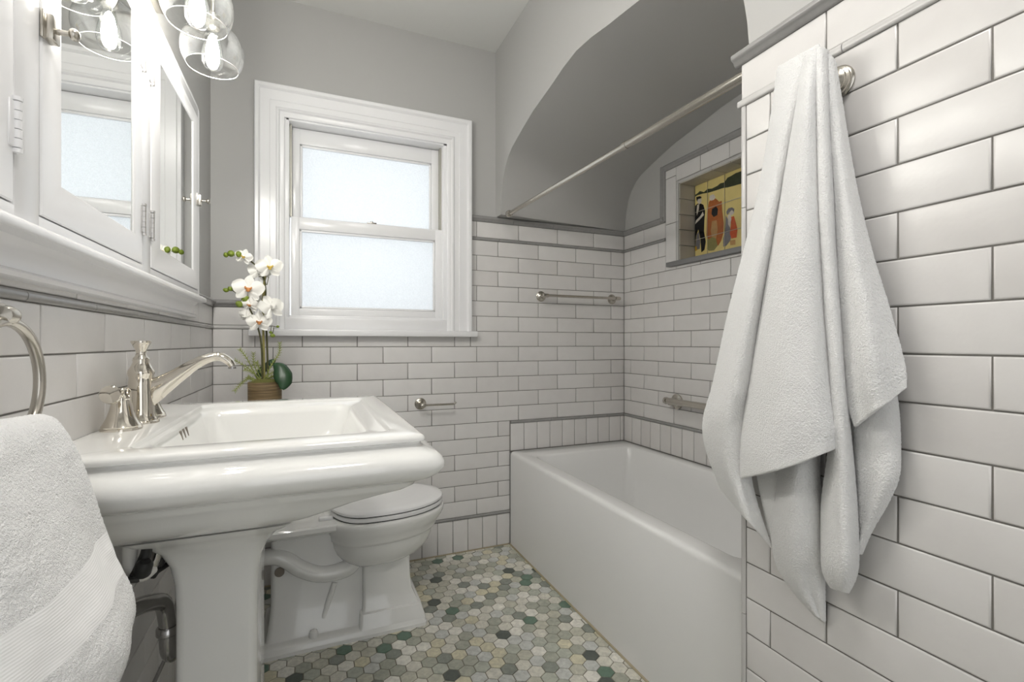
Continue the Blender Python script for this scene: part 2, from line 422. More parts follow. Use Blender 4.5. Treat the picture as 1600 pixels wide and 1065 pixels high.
tag(MB().box(-0.75, 2.0, YR-0.15, D+0.25, CEIL, CEIL+0.1).build('ceiling', ceil_paint), 'pale grey-white painted ceiling', 'ceiling', kind='structure')

# ------------------------------------------------------------------ back wall with window opening
WX0, WX1, WZ0, WZ1 = -0.125, 0.665, 1.13, 2.115
yb = D+PL
wb = MB()
wb.box(-0.75, WX0, yb, yb+0.2, 0, CEIL); wb.box(WX1, 2.0, yb, yb+0.2, 0, CEIL); wb.box(WX0, WX1, yb, yb+0.2, 0, WZ0); wb.box(WX0, WX1, yb, yb+0.2, WZ1, CEIL)
wall_back = tag(wb.build('wall_back', paint), 'grey painted window wall, white subway tile below', 'wall', kind='structure')
wall_back_off = wall_back.location.copy()
def shift(parent):                      # children placed in world numbers
    for c in parent.children:
        if 'placed' not in c.keys():
            c.location = Vector(c.location)-parent.location
def child_world(fn):
    return fn
A0, B0 = 0.8053, 0.8053+TL/2
CX0, CX1 = -0.2237, 0.7702
def ph(n): return A0 if n % 2 == 0 else B0
# grout beds
beds_B = [(XL, XA, 0, row(6)), (XL, XN, row(6), row(11)), (XL, CX0, row(11), 1.2366), (CX0, CX1, row(11), 1.118), (CX1, XN, row(11), CAPZ), (XA, XN, 0.49, row(6))]
class Wall:
    """collects pieces placed in world numbers under one wall object"""
    def __init__(s, o): s.o = o
    def __enter__(s): s.n0 = set(s.o.children); return s.o
    def __exit__(s, *a):
        for c in s.o.children:
            if c not in s.n0 and c.name.split('.')[0] != 'grout_bed': c.location = Vector(c.location)-s.o.location
for b_ in beds_B: bed(wall_back, 'B', D, *b_)
with Wall(wall_back) as w:
    # soldier course and base pencil
    fill_row(w, 'B', D, XL, XA, 0.002, 0.1675, 0.5164, 0.0803)
    trim_run(w, 'B', D, XL, XA, 0.1675, PEN, 0.16, 'pencil_trim', grey_trim, 'pen')
    for n in range(0, 6): fill_row(w, 'B', D, XL, XA, row(n), row(n+1), ph(n))
    for n in range(6, 11): fill_row(w, 'B', D, XL, XN, row(n), row(n+1), ph(n))
    fill_row(w, 'B', D, XL, CX0, row(11), row(12), ph(11)); fill_row(w, 'B', D, CX0, CX1, row(11), 1.118, ph(11))
    for n in range(11, 18): fill_row(w, 'B', D, CX1+0.002, XN, row(n), row(n+1), ph(n))
    trim_run(w, 'B', D, XL, CX0, row(12), PEN, 0.16, 'pencil_trim', pale_trim, 'pen')
    fill_row(w, 'B', D, XL, CX0, row(12)+0.0155, 1.2366, A0)
    trim_run(w, 'B', D, XL, CX0, 1.2366, CAPP, 0.16, 'cap_trim', grey_trim, 'cap')
    trim_run(w, 'B', D, CX1, XN, row(18), PEN, 0.16, 'pencil_trim', grey_trim, 'pen')
    fill_row(w, 'B', D, CX1, XN, row(18)+0.0155, CAPZ, A0)
    trim_run(w, 'B', D, CX1, XN, CAPZ, CAPP, 0.24, 'cap_trim', grey_trim, 'cap')
    # soldier course above the tub
    fill_row(w, 'B', D, XA+0.004, XN, 0.499, row(6)-0.0155, 0.999, 0.0790)
    trim_run(w, 'B', D, XA+0.004, XN, row(6)-0.0155, PEN, 0.12, 'pencil_trim', grey_trim, 'pen')

# ------------------------------------------------------------------ left wall
xl = XL-PL
wall_left = tag(MB().box(xl-0.3, xl, YR-0.15, D+0.2, 0, CEIL).build('wall_left', paint), 'grey painted wall with white tile wainscot behind the sink', 'wall', kind='structure')
bed(wall_left, 'L', XL, YR, D, 0, 1.2366)
LP = 0.2516
with Wall(wall_left) as w:
    fill_row(w, 'L', XL, 0.2, D, 0.002, 0.1675, 0.0, 0.0803)
    trim_run(w, 'L', XL, -0.2, D, 0.1675, PEN, 0.16, 'pencil_trim', grey_trim, 'pen')
    for n in range(0, 12): fill_row(w, 'L', XL, -0.3, D, row(n), row(n+1), 0.9659 if n % 2 else 0.9659+LP/2, LP)
    trim_run(w, 'L', XL, -0.3, D, row(12), PEN, 0.25, 'pencil_trim', grey_trim, 'pen')
    fill_row(w, 'L', XL, -0.3, D, row(12)+0.0155, 1.2366, 0.9659+LP/2, LP)
    trim_run(w, 'L', XL, 1.967, D, 1.2366, CAPP, 0.2, 'cap_trim', grey_trim, 'cap')

# ------------------------------------------------------------------ towel wall (stub), header and alcove
SY = 0.79
wall_right = tag(MB().box(XS+0.0045, 2.0, YR-0.15, SY, 0, CEIL).build('wall_right', paint), 'short projecting wall faced with white subway tile where the bath towel hangs', 'wall', kind='structure')
def stub_bed():
    MB().box(XS+GT, XS+0.008, YR, SY+0.012, 0, CAPZ).build('grout_bed', grout, wall_right)
    MB().box(XS+0.008, 1.8, SY-0.002, SY+0.012, 0, CAPZ).build('grout_bed', grout, wall_right)
stub_bed()
SE, SO = 0.6122, 0.7338
with Wall(wall_right) as w:
    SP = 0.2428; e0 = SY+0.005
    fill_row(w, 'R', XS, -0.5, e0, 0.002, 0.1675, 0.0, 0.0803, th=0.006)
    trim_run(w, 'R', XS-0.002, -0.5, e0, 0.1675, PEN, 0.16, 'pencil_trim', grey_trim, 'pen')
    for n in range(0, 18): fill_row(w, 'R', XS, -0.9 if n > 8 else -0.4, e0, row(n), row(n+1), SE if n % 2 == 0 else SO, SP, th=0.006)
    trim_run(w, 'R', XS-0.002, -0.6, SY+0.026, row(18), arcprof(0.0155, 0.0032), 0.235, 'pencil_trim', pale_trim, 'penp')
    fill_row(w, 'R', XS, -0.6, SY+0.0185, row(18)+0.0155, CAPZ, SE-0.0, SP, th=0.006)
    trim_run(w, 'R', XS, -0.6, SY+0.034, CAPZ, CAPP, 0.4, 'cap_trim', grey_trim, 'cap')
    EDG = [(0.0, -0.006), (0.0075, -0.006), (0.0095, -0.003), (0.0095, 0.003), (0.0075, 0.006), (0.0, 0.006)]
    trim_run(w, 'R', XS, 0.0, row(18), SY+0.0125, EDG, 0.24, 'edge_trim', pale_trim, 'edg', vertical=True)

# alcove side wall with the niche
NY0, NY1, NZ0, NZ1, ND = 1.482, 1.918, 1.497, 1.896, 0.10
xn = XN+PL
wa = MB()
wa.box(xn, xn+0.25, SY, NY0, 0, CEIL); wa.box(xn, xn+0.25, NY1, D+0.2, 0, CEIL); wa.box(xn, xn+0.25, NY0, NY1, 0, NZ0); wa.box(xn, xn+0.25, NY0, NY1, NZ1, CEIL); wa.box(XN+ND+0.01, xn+0.25, NY0, NY1, NZ0, NZ1)
wall_alcove = tag(wa.build('wall_alcove', paint), 'alcove side wall with white tile and a framed niche', 'wall', kind='structure')
KY = 2.0169
bed(wall_alcove, 'R', XN, SY, D, 0.49, row(16)); bed(wall_alcove, 'R', XN, KY, D, row(16), CAPZ)
bed(wall_alcove, 'R', XN, NY1, KY, row(16), 1.988); bed(wall_alcove, 'R', XN, SY, NY0, row(16), 1.988); bed(wall_alcove, 'R', XN, NY0, NY1, NZ1, 1.988); bed(wall_alcove, 'R', XN, NY0, NY1, row(16), NZ0-0.005)
NE, NO = 2.1964, 2.3160
with Wall(wall_alcove) as w:
    fill_row(w, 'R', XN, SY+0.02, D, 0.499, row(6)-0.0155, 2.3039, 0.0815)
    trim_run(w, 'R', XN, SY+0.02, D, row(6)-0.0155, PEN, 0.12, 'pencil_trim', grey_trim, 'pen')
    for n in range(6, 16): fill_row(w, 'R', XN, SY+0.02, D, row(n), row(n+1), NE if n % 2 == 0 else NO, 0.2415)
    for n in range(16, 18): fill_row(w, 'R', XN, KY, D, row(n), row(n+1), NE if n % 2 == 0 else NO, 0.2415)
    trim_run(w, 'R', XN, KY, D, row(18), PEN, 0.18, 'pencil_trim', grey_trim, 'pen')
    fill_row(w, 'R', XN, KY, D, row(18)+0.0155, CAPZ, NE, 0.2415)
    trim_run(w, 'R', XN, KY+0.006, D, CAPZ, CAPP, 0.18, 'cap_trim', grey_trim, 'cap')
    CAPV = [(o_, -u_) for o_, u_ in CAPP]
    trim_run(w, 'R', XN, CAPZ+0.004, 2.016, KY, CAPV, 0.3, 'cap_trim', grey_trim, 'capv', vertical=True)
    trim_run(w, 'R', XN, SY+0.02, KY+0.004, 1.988, CAPP, 0.3, 'cap_trim', grey_trim, 'cap')
    # niche surround
    yk = 1.939
    for z0, z1 in ((row(16), 1.704), (1.704, 1.944)): tile(w, 'R', XN, yk+G/2, KY-G/2, z0+G/2, z1-G/2)
    fill_row(w, 'R', XN, yk, KY, 1.944, 1.988, 0, 9)
    fill_row(w, 'R', XN, SY+0.02, yk, 1.912, 1.988, 1.773, 0.1741)
    for n in range(16, 22): fill_row(w, 'R', XN, SY+0.02, 1.464, row(n), min(row(n+1), 1.912), NE if n % 2 == 0 else NO, 0.2415)
    fill_row(w, 'R', XN, 1.464, yk, row(16), NZ0-0.02, 1.773, 0.241)
    EP = [(0.0, 0.0), (0.009, 0.0), (0.0105, 0.004), (0.0105, 0.010), (0.009, 0.014), (0.0, 0.014)]
    trim_run(w, 'R', XN, NZ0, 1.910, NY1+0.003, [(a, -b) for a, b in EP], 0.21, 'edge_trim', pale_trim, 'ne1', vertical=True)
    trim_run(w, 'R', XN, NZ0, 1.910, NY0-0.003, EP, 0.21, 'edge_trim', pale_trim, 'ne2', vertical=True)
    trim_run(w, 'R', XN, NY0, NY1, NZ1-0.001, EP, 0.22, 'edge_trim', pale_trim, 'ne3')
    # niche lining tiles
    k = 0; z = 1.5
    for z0, z1 in ((1.5, 1.5775), (1.5810, 1.6575), (1.6610, 1.7355), (1.7390, 1.8145), (1.8180, 1.893)):
        for y_, s in ((NY1, -1), (NY0, 1)):
            me = MB().box(XN+0.002, XN+ND, min(y_, y_+s*0.006), max(y_, y_+s*0.006), z0, z1, 0.0012, 1)
            o = me.build('tile', jamb_tile, None); o.parent = w
    for i in range(4):
        y0 = NY1-0.006-(i+1)*0.106; o = MB().box(XN+0.002, XN+ND, y0+0.0015, y0+0.1045, NZ1-0.006, NZ1, 0.0012, 1).build('tile', jamb_tile, None); o.parent = w
    o = MB().box(XN-0.022, XN+ND, NY0-0.02, NY1+0.072, NZ0-0.021, NZ0+0.003, 0.003).build('shelf', shelf_stone, None); o.parent = w
    o['label'] = 'dark grey stone niche shelf'

# header with the shallow vaulted arch over the tub
prof = [(0.0, 2.168), (0.10, 2.158), (0.2, 2.139), (0.37, 2.112), (0.48, 2.083), (0.56, 2.058), (0.62, 2.038), (0.665, 2.012), (0.70, 1.975), (0.728, 1.93), (0.745, 1.87), (0.755, 1.81), (0.760, 1.755), (0.760, 1.749)]
yc = 1.547
pf = [(yc+a, z) for a, z in reversed(prof)]+[(yc-a, z) for a, z in prof[1:]]
def soff(x, k, kz):
    return [Vector((x, yc+(y-yc)*(k if y > yc else 1.0), z+kz*max(0, (z-1.9)))) for y, z in pf]
hb = MB(); nprof = len(pf); xs = [XS-0.0005, XS+0.3, XS+0.6, xn+0.02]
R = []
for i, x in enumerate(xs):
    t = i/3; R.append(soff(x, 1+0.103*t, 0.02*t))
v = [p for r in R for p in r]; f = []
for i in range(3):
    for j in range(nprof-1): f.append((i*nprof+j, i*nprof+j+1, (i+1)*nprof+j+1, (i+1)*nprof+j))
hb.add(v, f, True)
xf = xs[0]
# front face: strips up to the ceiling
top = [(p.y, CEIL) for p in R[0]]
v = [(xf, p.y, p.z) for p in R[0]]+[(xf, a, b) for a, b in top]
hb.add(v, [(j, j+1, nprof+j+1, nprof+j) for j in range(nprof-1)])
y1_, y0_ = R[0][0].y, R[0][-1].y
hb.add([(xf, y1_, 1.749), (xf, yb, 1.749), (xf, yb, CEIL), (xf, y1_, CEIL)], [(0, 1, 2, 3)])
hb.add([(xf, YR, CAPZ+0.012), (xf, y0_, CAPZ+0.012), (xf, y0_, CEIL), (xf, YR, CEIL)], [(0, 1, 2, 3)])
hb.add([(xf, y1_, 1.749), (xf, yb, 1.749), (xn, yb, 1.749), (xn, R[3][0].y, 1.749)], [(0, 1, 2, 3)])
wall_header = tag(hb.build('wall_header', paint), 'painted header wall with a shallow arched vault above the bathtub', 'wall', kind='structure')

# rear wall behind the camera; its doorway is added to let in fill light
wr = MB(); wr.box(-0.75, -0.30, YR-0.12, YR, 0, CEIL); wr.box(0.62, 2.0, YR-0.12, YR, 0, CEIL); wr.box(-0.30, 0.62, YR-0.12, YR, 2.08, CEIL)
tag(wr.build('wall_rear', paint), 'grey wall behind the camera with an open doorway added for fill light', 'wall', kind='structure')

# ------------------------------------------------------------------ window
win = empty('window_1', (0.27, D, 1.13), 'white double-hung window with two frosted panes and moulded casing', 'window', kind='structure')
yf = D-0.004
def casing(name, outer, inner, y_face, parent, bands):
    """mitred casing on left, top, right: bands=[(t0,t1,depth)]"""
    (ox0, ox1, oz1), (ix0, ix1, iz1) = outer, inner
    for side in ('left', 'top', 'right'):
        m = MB()
        prof_ = []
        for t, d in bands:
            x0 = ox0+(ix0-ox0)*t; x1 = ox1+(ix1-ox1)*t; z1 = oz1+(iz1-oz1)*t
            yy = y_face-d
            if side == 'left': prof_.append([Vector((x0, yy, 1.142)), Vector((x0, yy, z1))])
            elif side == 'right': prof_.append([Vector((x1, yy, 1.142)), Vector((x1, yy, z1))])
            else: prof_.append([Vector((x0, yy, z1)), Vector((x1, yy, z1))])
        v = [p for pr in prof_ for p in pr]; f = [(2*i, 2*i+1, 2*i+3, 2*i+2) for i in range(len(prof_)-1)]
        m.add(v, f)
        o = m.build(name, white_paint, parent)
C_BANDS = [(0, -0.012), (0, 0.024), (0.03, 0.028), (0.13, 0.028), (0.17, 0.022), (0.19, 0.016), (0.50, 0.016), (0.52, 0.013), (0.70, 0.013), (0.74, 0.019), (0.80, 0.020), (0.84, 0.012), (0.97, 0.012), (1.0, 0.009), (1.0, -0.06)]
casing('casing', (CX0, CX1, 2.2265), (-0.104, 0.642, 2.092), yf, win, C_BANDS)
MB().box(-0.245, 0.798, D-0.042, D+0.07, 1.112, 1.142, 0.005).build('sill', white_paint, win)
m = MB(); m.box(-0.104, 0.642, D-0.010, D+0.012, 1.142, 1.196, 0.003); m.box(-0.10, 0.638, D+0.012, D+0.045, 1.142, 1.208, 0.003)
m.build('apron_rail', white_paint, win)
m = MB()                                   # jamb liner
m.box(-0.125, -0.086, D-0.004, D+0.13, 1.142, 2.11, 0.002); m.box(0.625, 0.665, D-0.004, D+0.13, 1.142, 2.11, 0.002); m.box(-0.1, 0.65, D-0.004, D+0.13, 2.084, 2.11, 0.002)
m.build('jamb', white_paint, win)
m = MB(); m.box(-0.0862, -0.0765, D+0.034, D+0.0615, 1.662, 2.0838); m.box(0.6155, 0.6252, D+0.034, D+0.0615, 1.662, 2.0838)
m.build('sash_track', simple('track_metal', (0.42, 0.41, 0.36), 0.4, 0.6), win)
def sash(x0, x1, z0, z1, gx0, gx1, gz0, gz1, y0, y1, label):
    m = MB(); b = 0.004
    m.box(x0, gx0, y0, y1, z0, z1, b); m.box(gx1, x1, y0, y1, z0, z1, b); m.box(gx0-0.002, gx1+0.002, y0+0.0005, y1-0.0005, z0, gz0, b); m.box(gx0-0.002, gx1+0.002, y0+0.0005, y1-0.0005, gz1, z1, b)
    o = m.build('sash', white_paint, win); o['label'] = label
    m = MB(); c = 0.011
    m.box(gx0, gx0+c, y0+0.006, y0+0.02, gz0, gz1, 0.003); m.box(gx1-c, gx1, y0+0.006, y0+0.02, gz0, gz1, 0.003); m.box(gx0, gx1, y0+0.006, y0+0.02, gz0, gz0+c, 0.003); m.box(gx0, gx1, y0+0.006, y0+0.02, gz1-c, gz1, 0.003)
    m.build('glazing_bead', white_paint, o)
    MB().box(gx0-0.003, gx1+0.003, y0+0.02, y0+0.025, gz0-0.003, gz1+0.003).build('pane', frost_m, o)
    return o
sash(-0.079, 0.618, 1.62, 2.082, -0.042, 0.580, 1.66, 2.010, D+0.062, D+0.10, 'upper sash')
ls = sash(-0.080, 0.628, 1.208, 1.660, -0.044, 0.590, 1.240, 1.604, D+0.022, D+0.060, 'lower sash')
m = MB(); m.box(0.255, 0.300, D+0.026, D+0.050, 1.660, 1.667, 0.002); m.lathe([(0.008, 0), (0.008, 0.006), (0.0, 0.007)], (0.278, D+0.04, 1.666), seg=12)
m.build('sash_lock', nickel, ls)

# ------------------------------------------------------------------ bathtub
tub = empty('bathtub', (1.36, 1.6, 0), 'white alcove bathtub with a flat rectangular apron', 'bathtub')
m = MB(); x0, x1, y0, y1 = XA, XN-0.003, SY+0.024, D-0.003
Rr = [rrect(x0, x1, y0, y1, 0.002, 0.008), rrect(x0, x1, y0, y1, 0.478, 0.008), rrect(x0+0.002, x1, y0, y1, 0.487, 0.009), rrect(x0+0.006, x1, y0, y1, 0.4935, 0.011), rrect(x0+0.012, x1-0.002, y0+0.002, y1-0.002, 0.497, 0.013), rrect(x0+0.020, x1-0.004, y0+0.004, y1-0.004, 0.498, 0.014)]
ix0, ix1, iy0, iy1 = 1.062, 1.676, 0.93, 2.243
Rr += [rrect(ix0, ix1, iy0, iy1, 0.498, 0.05), rrect(ix0+0.006, ix1-0.006, iy0+0.006, iy1-0.006, 0.4955, 0.05), rrect(ix0+0.012, ix1-0.011, iy0+0.012, iy1-0.012, 0.487, 0.05), rrect(ix0+0.022, ix1-0.018, iy0+0.03, iy1-0.03, 0.40, 0.06),
       rrect(ix0+0.05, ix1-0.04, iy0+0.12, iy1-0.06, 0.16, 0.08), rrect(ix0+0.08, ix1-0.07, iy0+0.17, iy1-0.10, 0.125, 0.09), rrect(ix0+0.14, ix1-0.13, iy0+0.25, iy1-0.17, 0.115, 0.09)]
m.rings(Rr, False, True); m.build('tub_body', acrylic, tub)
MB().box(XA-0.007, XA+0.004, SY+0.03, D-0.002, -0.001, 0.005, 0.002).build('caulk_bead', caulk, tub)
MB().lathe([(0.03, 0), (0.03, 0.003), (0.0, 0.004)], (1.38, 1.05, 0.115), seg=20).build('drain', polished, tub)
tag(MB().box(XL, XA-0.01, D-0.006, D+0.002, -0.001, 0.004, 0.0015).build('trim_1', caulk), 'thin aged caulk line where window wall meets floor', 'caulk', kind='structure')

# ------------------------------------------------------------------ shower rod and bars
rod = empty('shower_rod', (0.965, 1.6, 1.74), 'long brushed nickel shower curtain rod across the tub alcove', 'curtain rod')
ra, rb = Vector((0.953, 2.304, 1.752)), Vector((0.953, SY+0.016, 1.7165))
mid = ra.lerp(rb, 0.67)
MB().tube([ra, mid], 0.0105, 16, smooth_path=False).build('inner_tube', nickel, rod)
MB().tube([mid, rb], 0.0125, 16, smooth_path=False).build('outer_tube', nickel, rod)
MB().tube([mid+(ra-mid).normalized()*0.008, mid-(ra-mid).normalized()*0.010], 0.0135, 16, smooth_path=False).build('joint_collar', nickel, rod)
for p, q in ((ra, rb), (rb, ra)):
    d = (q-p).normalized(); MB().lathe([(0.017, 0), (0.018, 0.004), (0.0175, 0.018), (0.014, 0.022), (0.011, 0.026)], p, d, 20).build('end_cap', nickel, rod)
ROSE = [(0.0, 0), (0.028, 0), (0.029, 0.004), (0.027, 0.006), (0.025, 0.007), (0.0245, 0.010), (0.020, 0.012), (0.0185, 0.014), (0.012, 0.018), (0.0095, 0.026), (0.0095, 0.048)]
def post(parent, base, axis, reach):
    k = [(r, h*reach/0.055 if h > 0.018 else h) for r, h in ROSE]
    return MB().lathe(k, base, axis, 24).build('post', nickel, parent)
bar = empty('towel_bar', (1.41, D, 1.34), 'short brushed nickel towel bar on the back wall above the tub', 'towel bar')
for x in (1.178, 1.645):
    post(bar, (x, D, 1.339), (0, -1, 0), 0.062)
    MB().lathe([(0.0, -0.017), (0.009, -0.017), (0.011, -0.013), (0.0105, 0.013), (0.009, 0.017), (0.0, 0.017)], (x, D-0.062, 1.339), (1, 0, 0), 16).build('bar_end', nickel, bar)
MB().tube([(1.165, D-0.062, 1.339), (1.655, D-0.062, 1.339)], 0.0075, 12).build('bar', nickel, bar)
tp = empty('paper_holder', (0.51, D, 0.777), 'brushed nickel toilet paper arm on the tiled wall beside the toilet', 'paper holder')
post(tp, (0.508, D, 0.778), (0, -1, 0), 0.06)
MB().lathe([(0.0, -0.012), (0.010, -0.011), (0.012, 0), (0.010, 0.011), (0, 0.012)], (0.510, D-0.062, 0.777), (1, 0, 0), 16).build('knuckle', nickel, tp)
MB().tube([(0.512, D-0.062, 0.777), (0.60, D-0.062, 0.7765), (0.655, D-0.062, 0.7765), (0.668, D-0.062, 0.779), (0.674, D-0.062, 0.7865)], 0.0055, 12).build('arm', nickel, tp)
gb = empty('grab_bar', (XN, 1.6, 0.78), 'thick brushed nickel grab bar low on the alcove wall behind the bath towel', 'grab bar')
for y in (1.925, 1.30):
    MB().lathe([(0.0, 0), (0.038, 0), (0.040, 0.004), (0.039, 0.009), (0.033, 0.012), (0.030, 0.013), (0.021, 0.020), (0.016, 0.030), (0.016, 0.055)], (XN, y, 0.781), (-1, 0, 0), 28).build('flange', nickel, gb)
MB().tube([(XN-0.05, 1.27, 0.786), (XN-0.05, 1.936, 0.786)], 0.0165, 18).build('bar', nickel, gb)
for y, s in ((1.936, 1), (1.27, -1)):
    MB().lathe([(0.0165, 0), (0.017, 0.002), (0.012, 0.005), (0.011, 0.009), (0.017, 0.012), (0.0185, 0.018), (0.017, 0.026), (0.010, 0.031), (0, 0.032)], (XN-0.05, y, 0.786), (0, s, 0), 18).build('finial', nickel, gb)

# ------------------------------------------------------------------ pedestal sink
sink = empty('pedestal_sink', (-0.178, 1.25, 0), 'white pedestal sink with a deep moulded rectangular basin', 'sink')
yc_s = 1.26
def sr(x0, x1, hy, z, r, n=6): return rrect(x0, x1, yc_s-hy, yc_s+hy, z, r, n)
BK = XL+0.001; RZ = 0.9090
Rr = [sr(-0.10, 0.0, 0.10, 0.772, 0.05), sr(-0.19, 0.04, 0.175, 0.775, 0.06), sr(-0.222, 0.062, 0.205, 0.785, 0.055), sr(-0.242, 0.088, 0.227, 0.83, 0.05), sr(-0.256, 0.104, 0.240, 0.880, 0.042), sr(-0.262, 0.110, 0.246, 0.8945, 0.04), sr(-0.267, 0.117, 0.253, 0.899, 0.04),
      sr(-0.270, 0.138, 0.292, 0.9005, 0.03), sr(-0.272, 0.143, 0.297, 0.903, 0.028), sr(-0.274, 0.147, 0.301, 0.9075, 0.026), sr(-0.277, 0.152, 0.307, RZ, 0.024),
      sr(BK, 0.193, 0.364, RZ, 0.012), sr(BK, 0.199, 0.370, 0.9065, 0.014), sr(BK, 0.2015, 0.3725, 0.902, 0.016), sr(BK, 0.2010, 0.3720, 0.8975, 0.016), sr(BK, 0.1945, 0.3655, 0.8950, 0.016), sr(BK, 0.1940, 0.3650, 0.8915, 0.017), sr(BK, 0.1975, 0.3685, 0.8870, 0.018), sr(BK, 0.2070, 0.3780, 0.8825, 0.020),
      sr(BK, 0.221, 0.392, 0.877, 0.024), sr(BK, 0.229, 0.400, 0.870, 0.028), sr(BK, 0.234, 0.405, 0.861, 0.030), sr(BK, 0.234, 0.405, 0.851, 0.030), sr(BK, 0.228, 0.399, 0.840, 0.030), sr(BK, 0.216, 0.387, 0.830, 0.030), sr(BK, 0.203, 0.374, 0.824, 0.030),
      sr(BK, 0.194, 0.365, 0.8215, 0.030), sr(BK, 0.190, 0.361, 0.818, 0.030), sr(BK, 0.187, 0.358, 0.811, 0.032), sr(BK, 0.176, 0.351, 0.804, 0.036), sr(BK, 0.140, 0.344, 0.796, 0.045), sr(BK, 0.098, 0.336, 0.785, 0.055), sr(BK, 0.062, 0.326, 0.772, 0.06), sr(BK, 0.030, 0.308, 0.758, 0.065), sr(-0.375, 0.0, 0.275, 0.744, 0.07), sr(-0.36, -0.025, 0.235, 0.730, 0.07), sr(-0.32, -0.05, 0.18, 0.712, 0.06)]
m = MB(); m.rings(Rr, True, True); m.build('basin', porcelain, sink)
def pr(cx, cy, hx, hy, z, r): return rrect(cx-hx, cx+hx, cy-hy, cy+hy, z, r, 5)
PX, PY = -0.178, 1.25
Rr = [pr(PX, PY, a, b, z, r) for a, b, z, r in ((0.125, 0.150, 0.0, 0.02), (0.125, 0.150, 0.035, 0.02), (0.118, 0.143, 0.045, 0.02), (0.100, 0.126, 0.06, 0.02), (0.082, 0.110, 0.085, 0.02), (0.075, 0.102, 0.12, 0.02), (0.0735, 0.100, 0.30, 0.018), (0.0735, 0.100, 0.54, 0.018), (0.0755, 0.102, 0.59, 0.018), (0.082, 0.110, 0.63, 0.02), (0.096, 0.128, 0.665, 0.022), (0.118, 0.156, 0.692, 0.025), (0.135, 0.178, 0.703, 0.03), (0.15, 0.19, 0.715, 0.03))]
m = MB(); m.rings(Rr, True, True); m.build('pedestal', porcelain, sink)
for i in range(3):
    m = MB(); yy = yc_s-0.026+i*0.026
    m.tube([(-0.2555, yy, 0.870), (-0.2595, yy, 0.890)], [(0.003, 0.0058), (0.003, 0.0058)], 10, smooth_path=False)
    m.build('overflow_slot', grey_plug, sink)
MB().lathe([(0.024, 0), (0.024, 0.003), (0.015, 0.005), (0, 0.006)], (-0.07, yc_s, 0.771), seg=20).build('drain', polished, sink)

# faucet
fc = empty('faucet', (-0.335, yc_s, RZ), 'polished nickel faucet with flared finial, arched spout and two bell handles', 'faucet')
m = MB(); FX = -0.335
m.lathe([(0.0, 0), (0.033, 0), (0.033, 0.004), (0.030, 0.006), (0.029, 0.010), (0.026, 0.014), (0.0245, 0.03), (0.0235, 0.06), (0.0225, 0.085), (0.0215, 0.098), (0.024, 0.106), (0.0235, 0.112), (0.018, 0.122), (0.0145, 0.131), (0.0155, 0.135), (0.0145, 0.139), (0.0105, 0.143), (0.0085, 0.149), (0.0100, 0.156), (0.0145, 0.166), (0.0185, 0.1735), (0.0180, 0.176), (0.0, 0.177)], (FX, yc_s, RZ), seg=32)
m.build('body', polished, fc)
m = MB()
m.tube([(FX+0.004, yc_s, RZ+0.058), (FX+0.030, yc_s, RZ+0.074), (FX+0.062, yc_s, RZ+0.097), (FX+0.098, yc_s, RZ+0.124), (FX+0.126, yc_s, RZ+0.138), (FX+0.148, yc_s, RZ+0.140), (FX+0.165, yc_s, RZ+0.129), (FX+0.172, yc_s, RZ+0.119)],
       [(0.031, 0.010), (0.024, 0.0115), (0.017, 0.012), (0.0125, 0.013), (0.0105, 0.0135), (0.010, 0.014), (0.009, 0.0145), (0.0075, 0.0145)], 16, sub=5)
m.build('spout', polished, fc)
m = MB(); m.lathe([(0.0, 0), (0.008, 0), (0.008, 0.004), (0, 0.004)], (FX+0.171, yc_s, RZ+0.113), seg=14); m.build('aerator', chrome_pipe, fc)
for yy, nm in ((1.174, -1), (1.346, 1)):
    HXX = -0.344
    h = MB().lathe([(0.0, 0), (0.034, 0), (0.034, 0.004), (0.032, 0.006), (0.0325, 0.008), (0.030, 0.012), (0.024, 0.024), (0.0195, 0.038), (0.0165, 0.052), (0.0145, 0.060), (0.0155, 0.063), (0.0145, 0.066), (0.011, 0.070), (0.010, 0.078), (0.006, 0.082), (0, 0.083)], (HXX, yy, RZ), seg=28).build('handle', polished, fc)
    mm = MB(); s = nm
    mm.tube([(HXX, yy-s*0.020, RZ+0.073), (HXX, yy+s*0.030, RZ+0.074), (HXX-0.002, yy+s*0.047, RZ+0.074)], [0.007, 0.0065, 0.009], 12)
    mm.lathe([(0.008, 0), (0.0165, 0.003), (0.0175, 0.006), (0.016, 0.009), (0.0, 0.0095)], (HXX-0.002, yy+s*0.045, RZ+0.074), (0, s, 0), 20)
    mm.lathe([(0.0, 0), (0.0085, 0.001), (0.009, 0.004), (0.0, 0.007)], (HXX, yy-s*0.019, RZ+0.073), (0, -s, 0), 14)
    mm.build('lever', polished, h)

# plumbing under the sink
dp = empty('drain_pipe', (-0.31, 1.25, 0.45), 'dark chromed drain trap and pipe between the wall and the sink pedestal', 'pipe')
MB().tube([(-0.378, 0.98, 0.600), (-0.335, 1.01, 0.600), (-0.312, 1.12, 0.574), (-0.304, 1.21, 0.540), (-0.296, 1.265, 0.508), (-0.292, 1.285, 0.445)], 0.017, 16).build('trap_arm', chrome_pipe, dp)
MB().lathe([(0.020, 0), (0.023, 0.003), (0.023, 0.016), (0.020, 0.02)], (-0.292, 1.285, 0.430), (0, 0, 1), 18).build('slip_nut', chrome_pipe, dp)
MB().tube([(-0.292, 1.285, 0.445), (-0.292, 1.290, 0.395), (-0.292, 1.325, 0.365), (-0.300, 1.40, 0.375), (-0.305, 1.50, 0.43), (-0.308, 1.53, 0.55), (-0.31, 1.50, 0.75)], 0.0175, 16).build('trap_bend', chrome_pipe, dp)
MB().lathe([(0.0, 0), (0.036, 0), (0.035, 0.004), (0.020, 0.012)], (XL, 0.98, 0.600), (1, 0, 0), 20).build('escutcheon', chrome_pipe, dp)
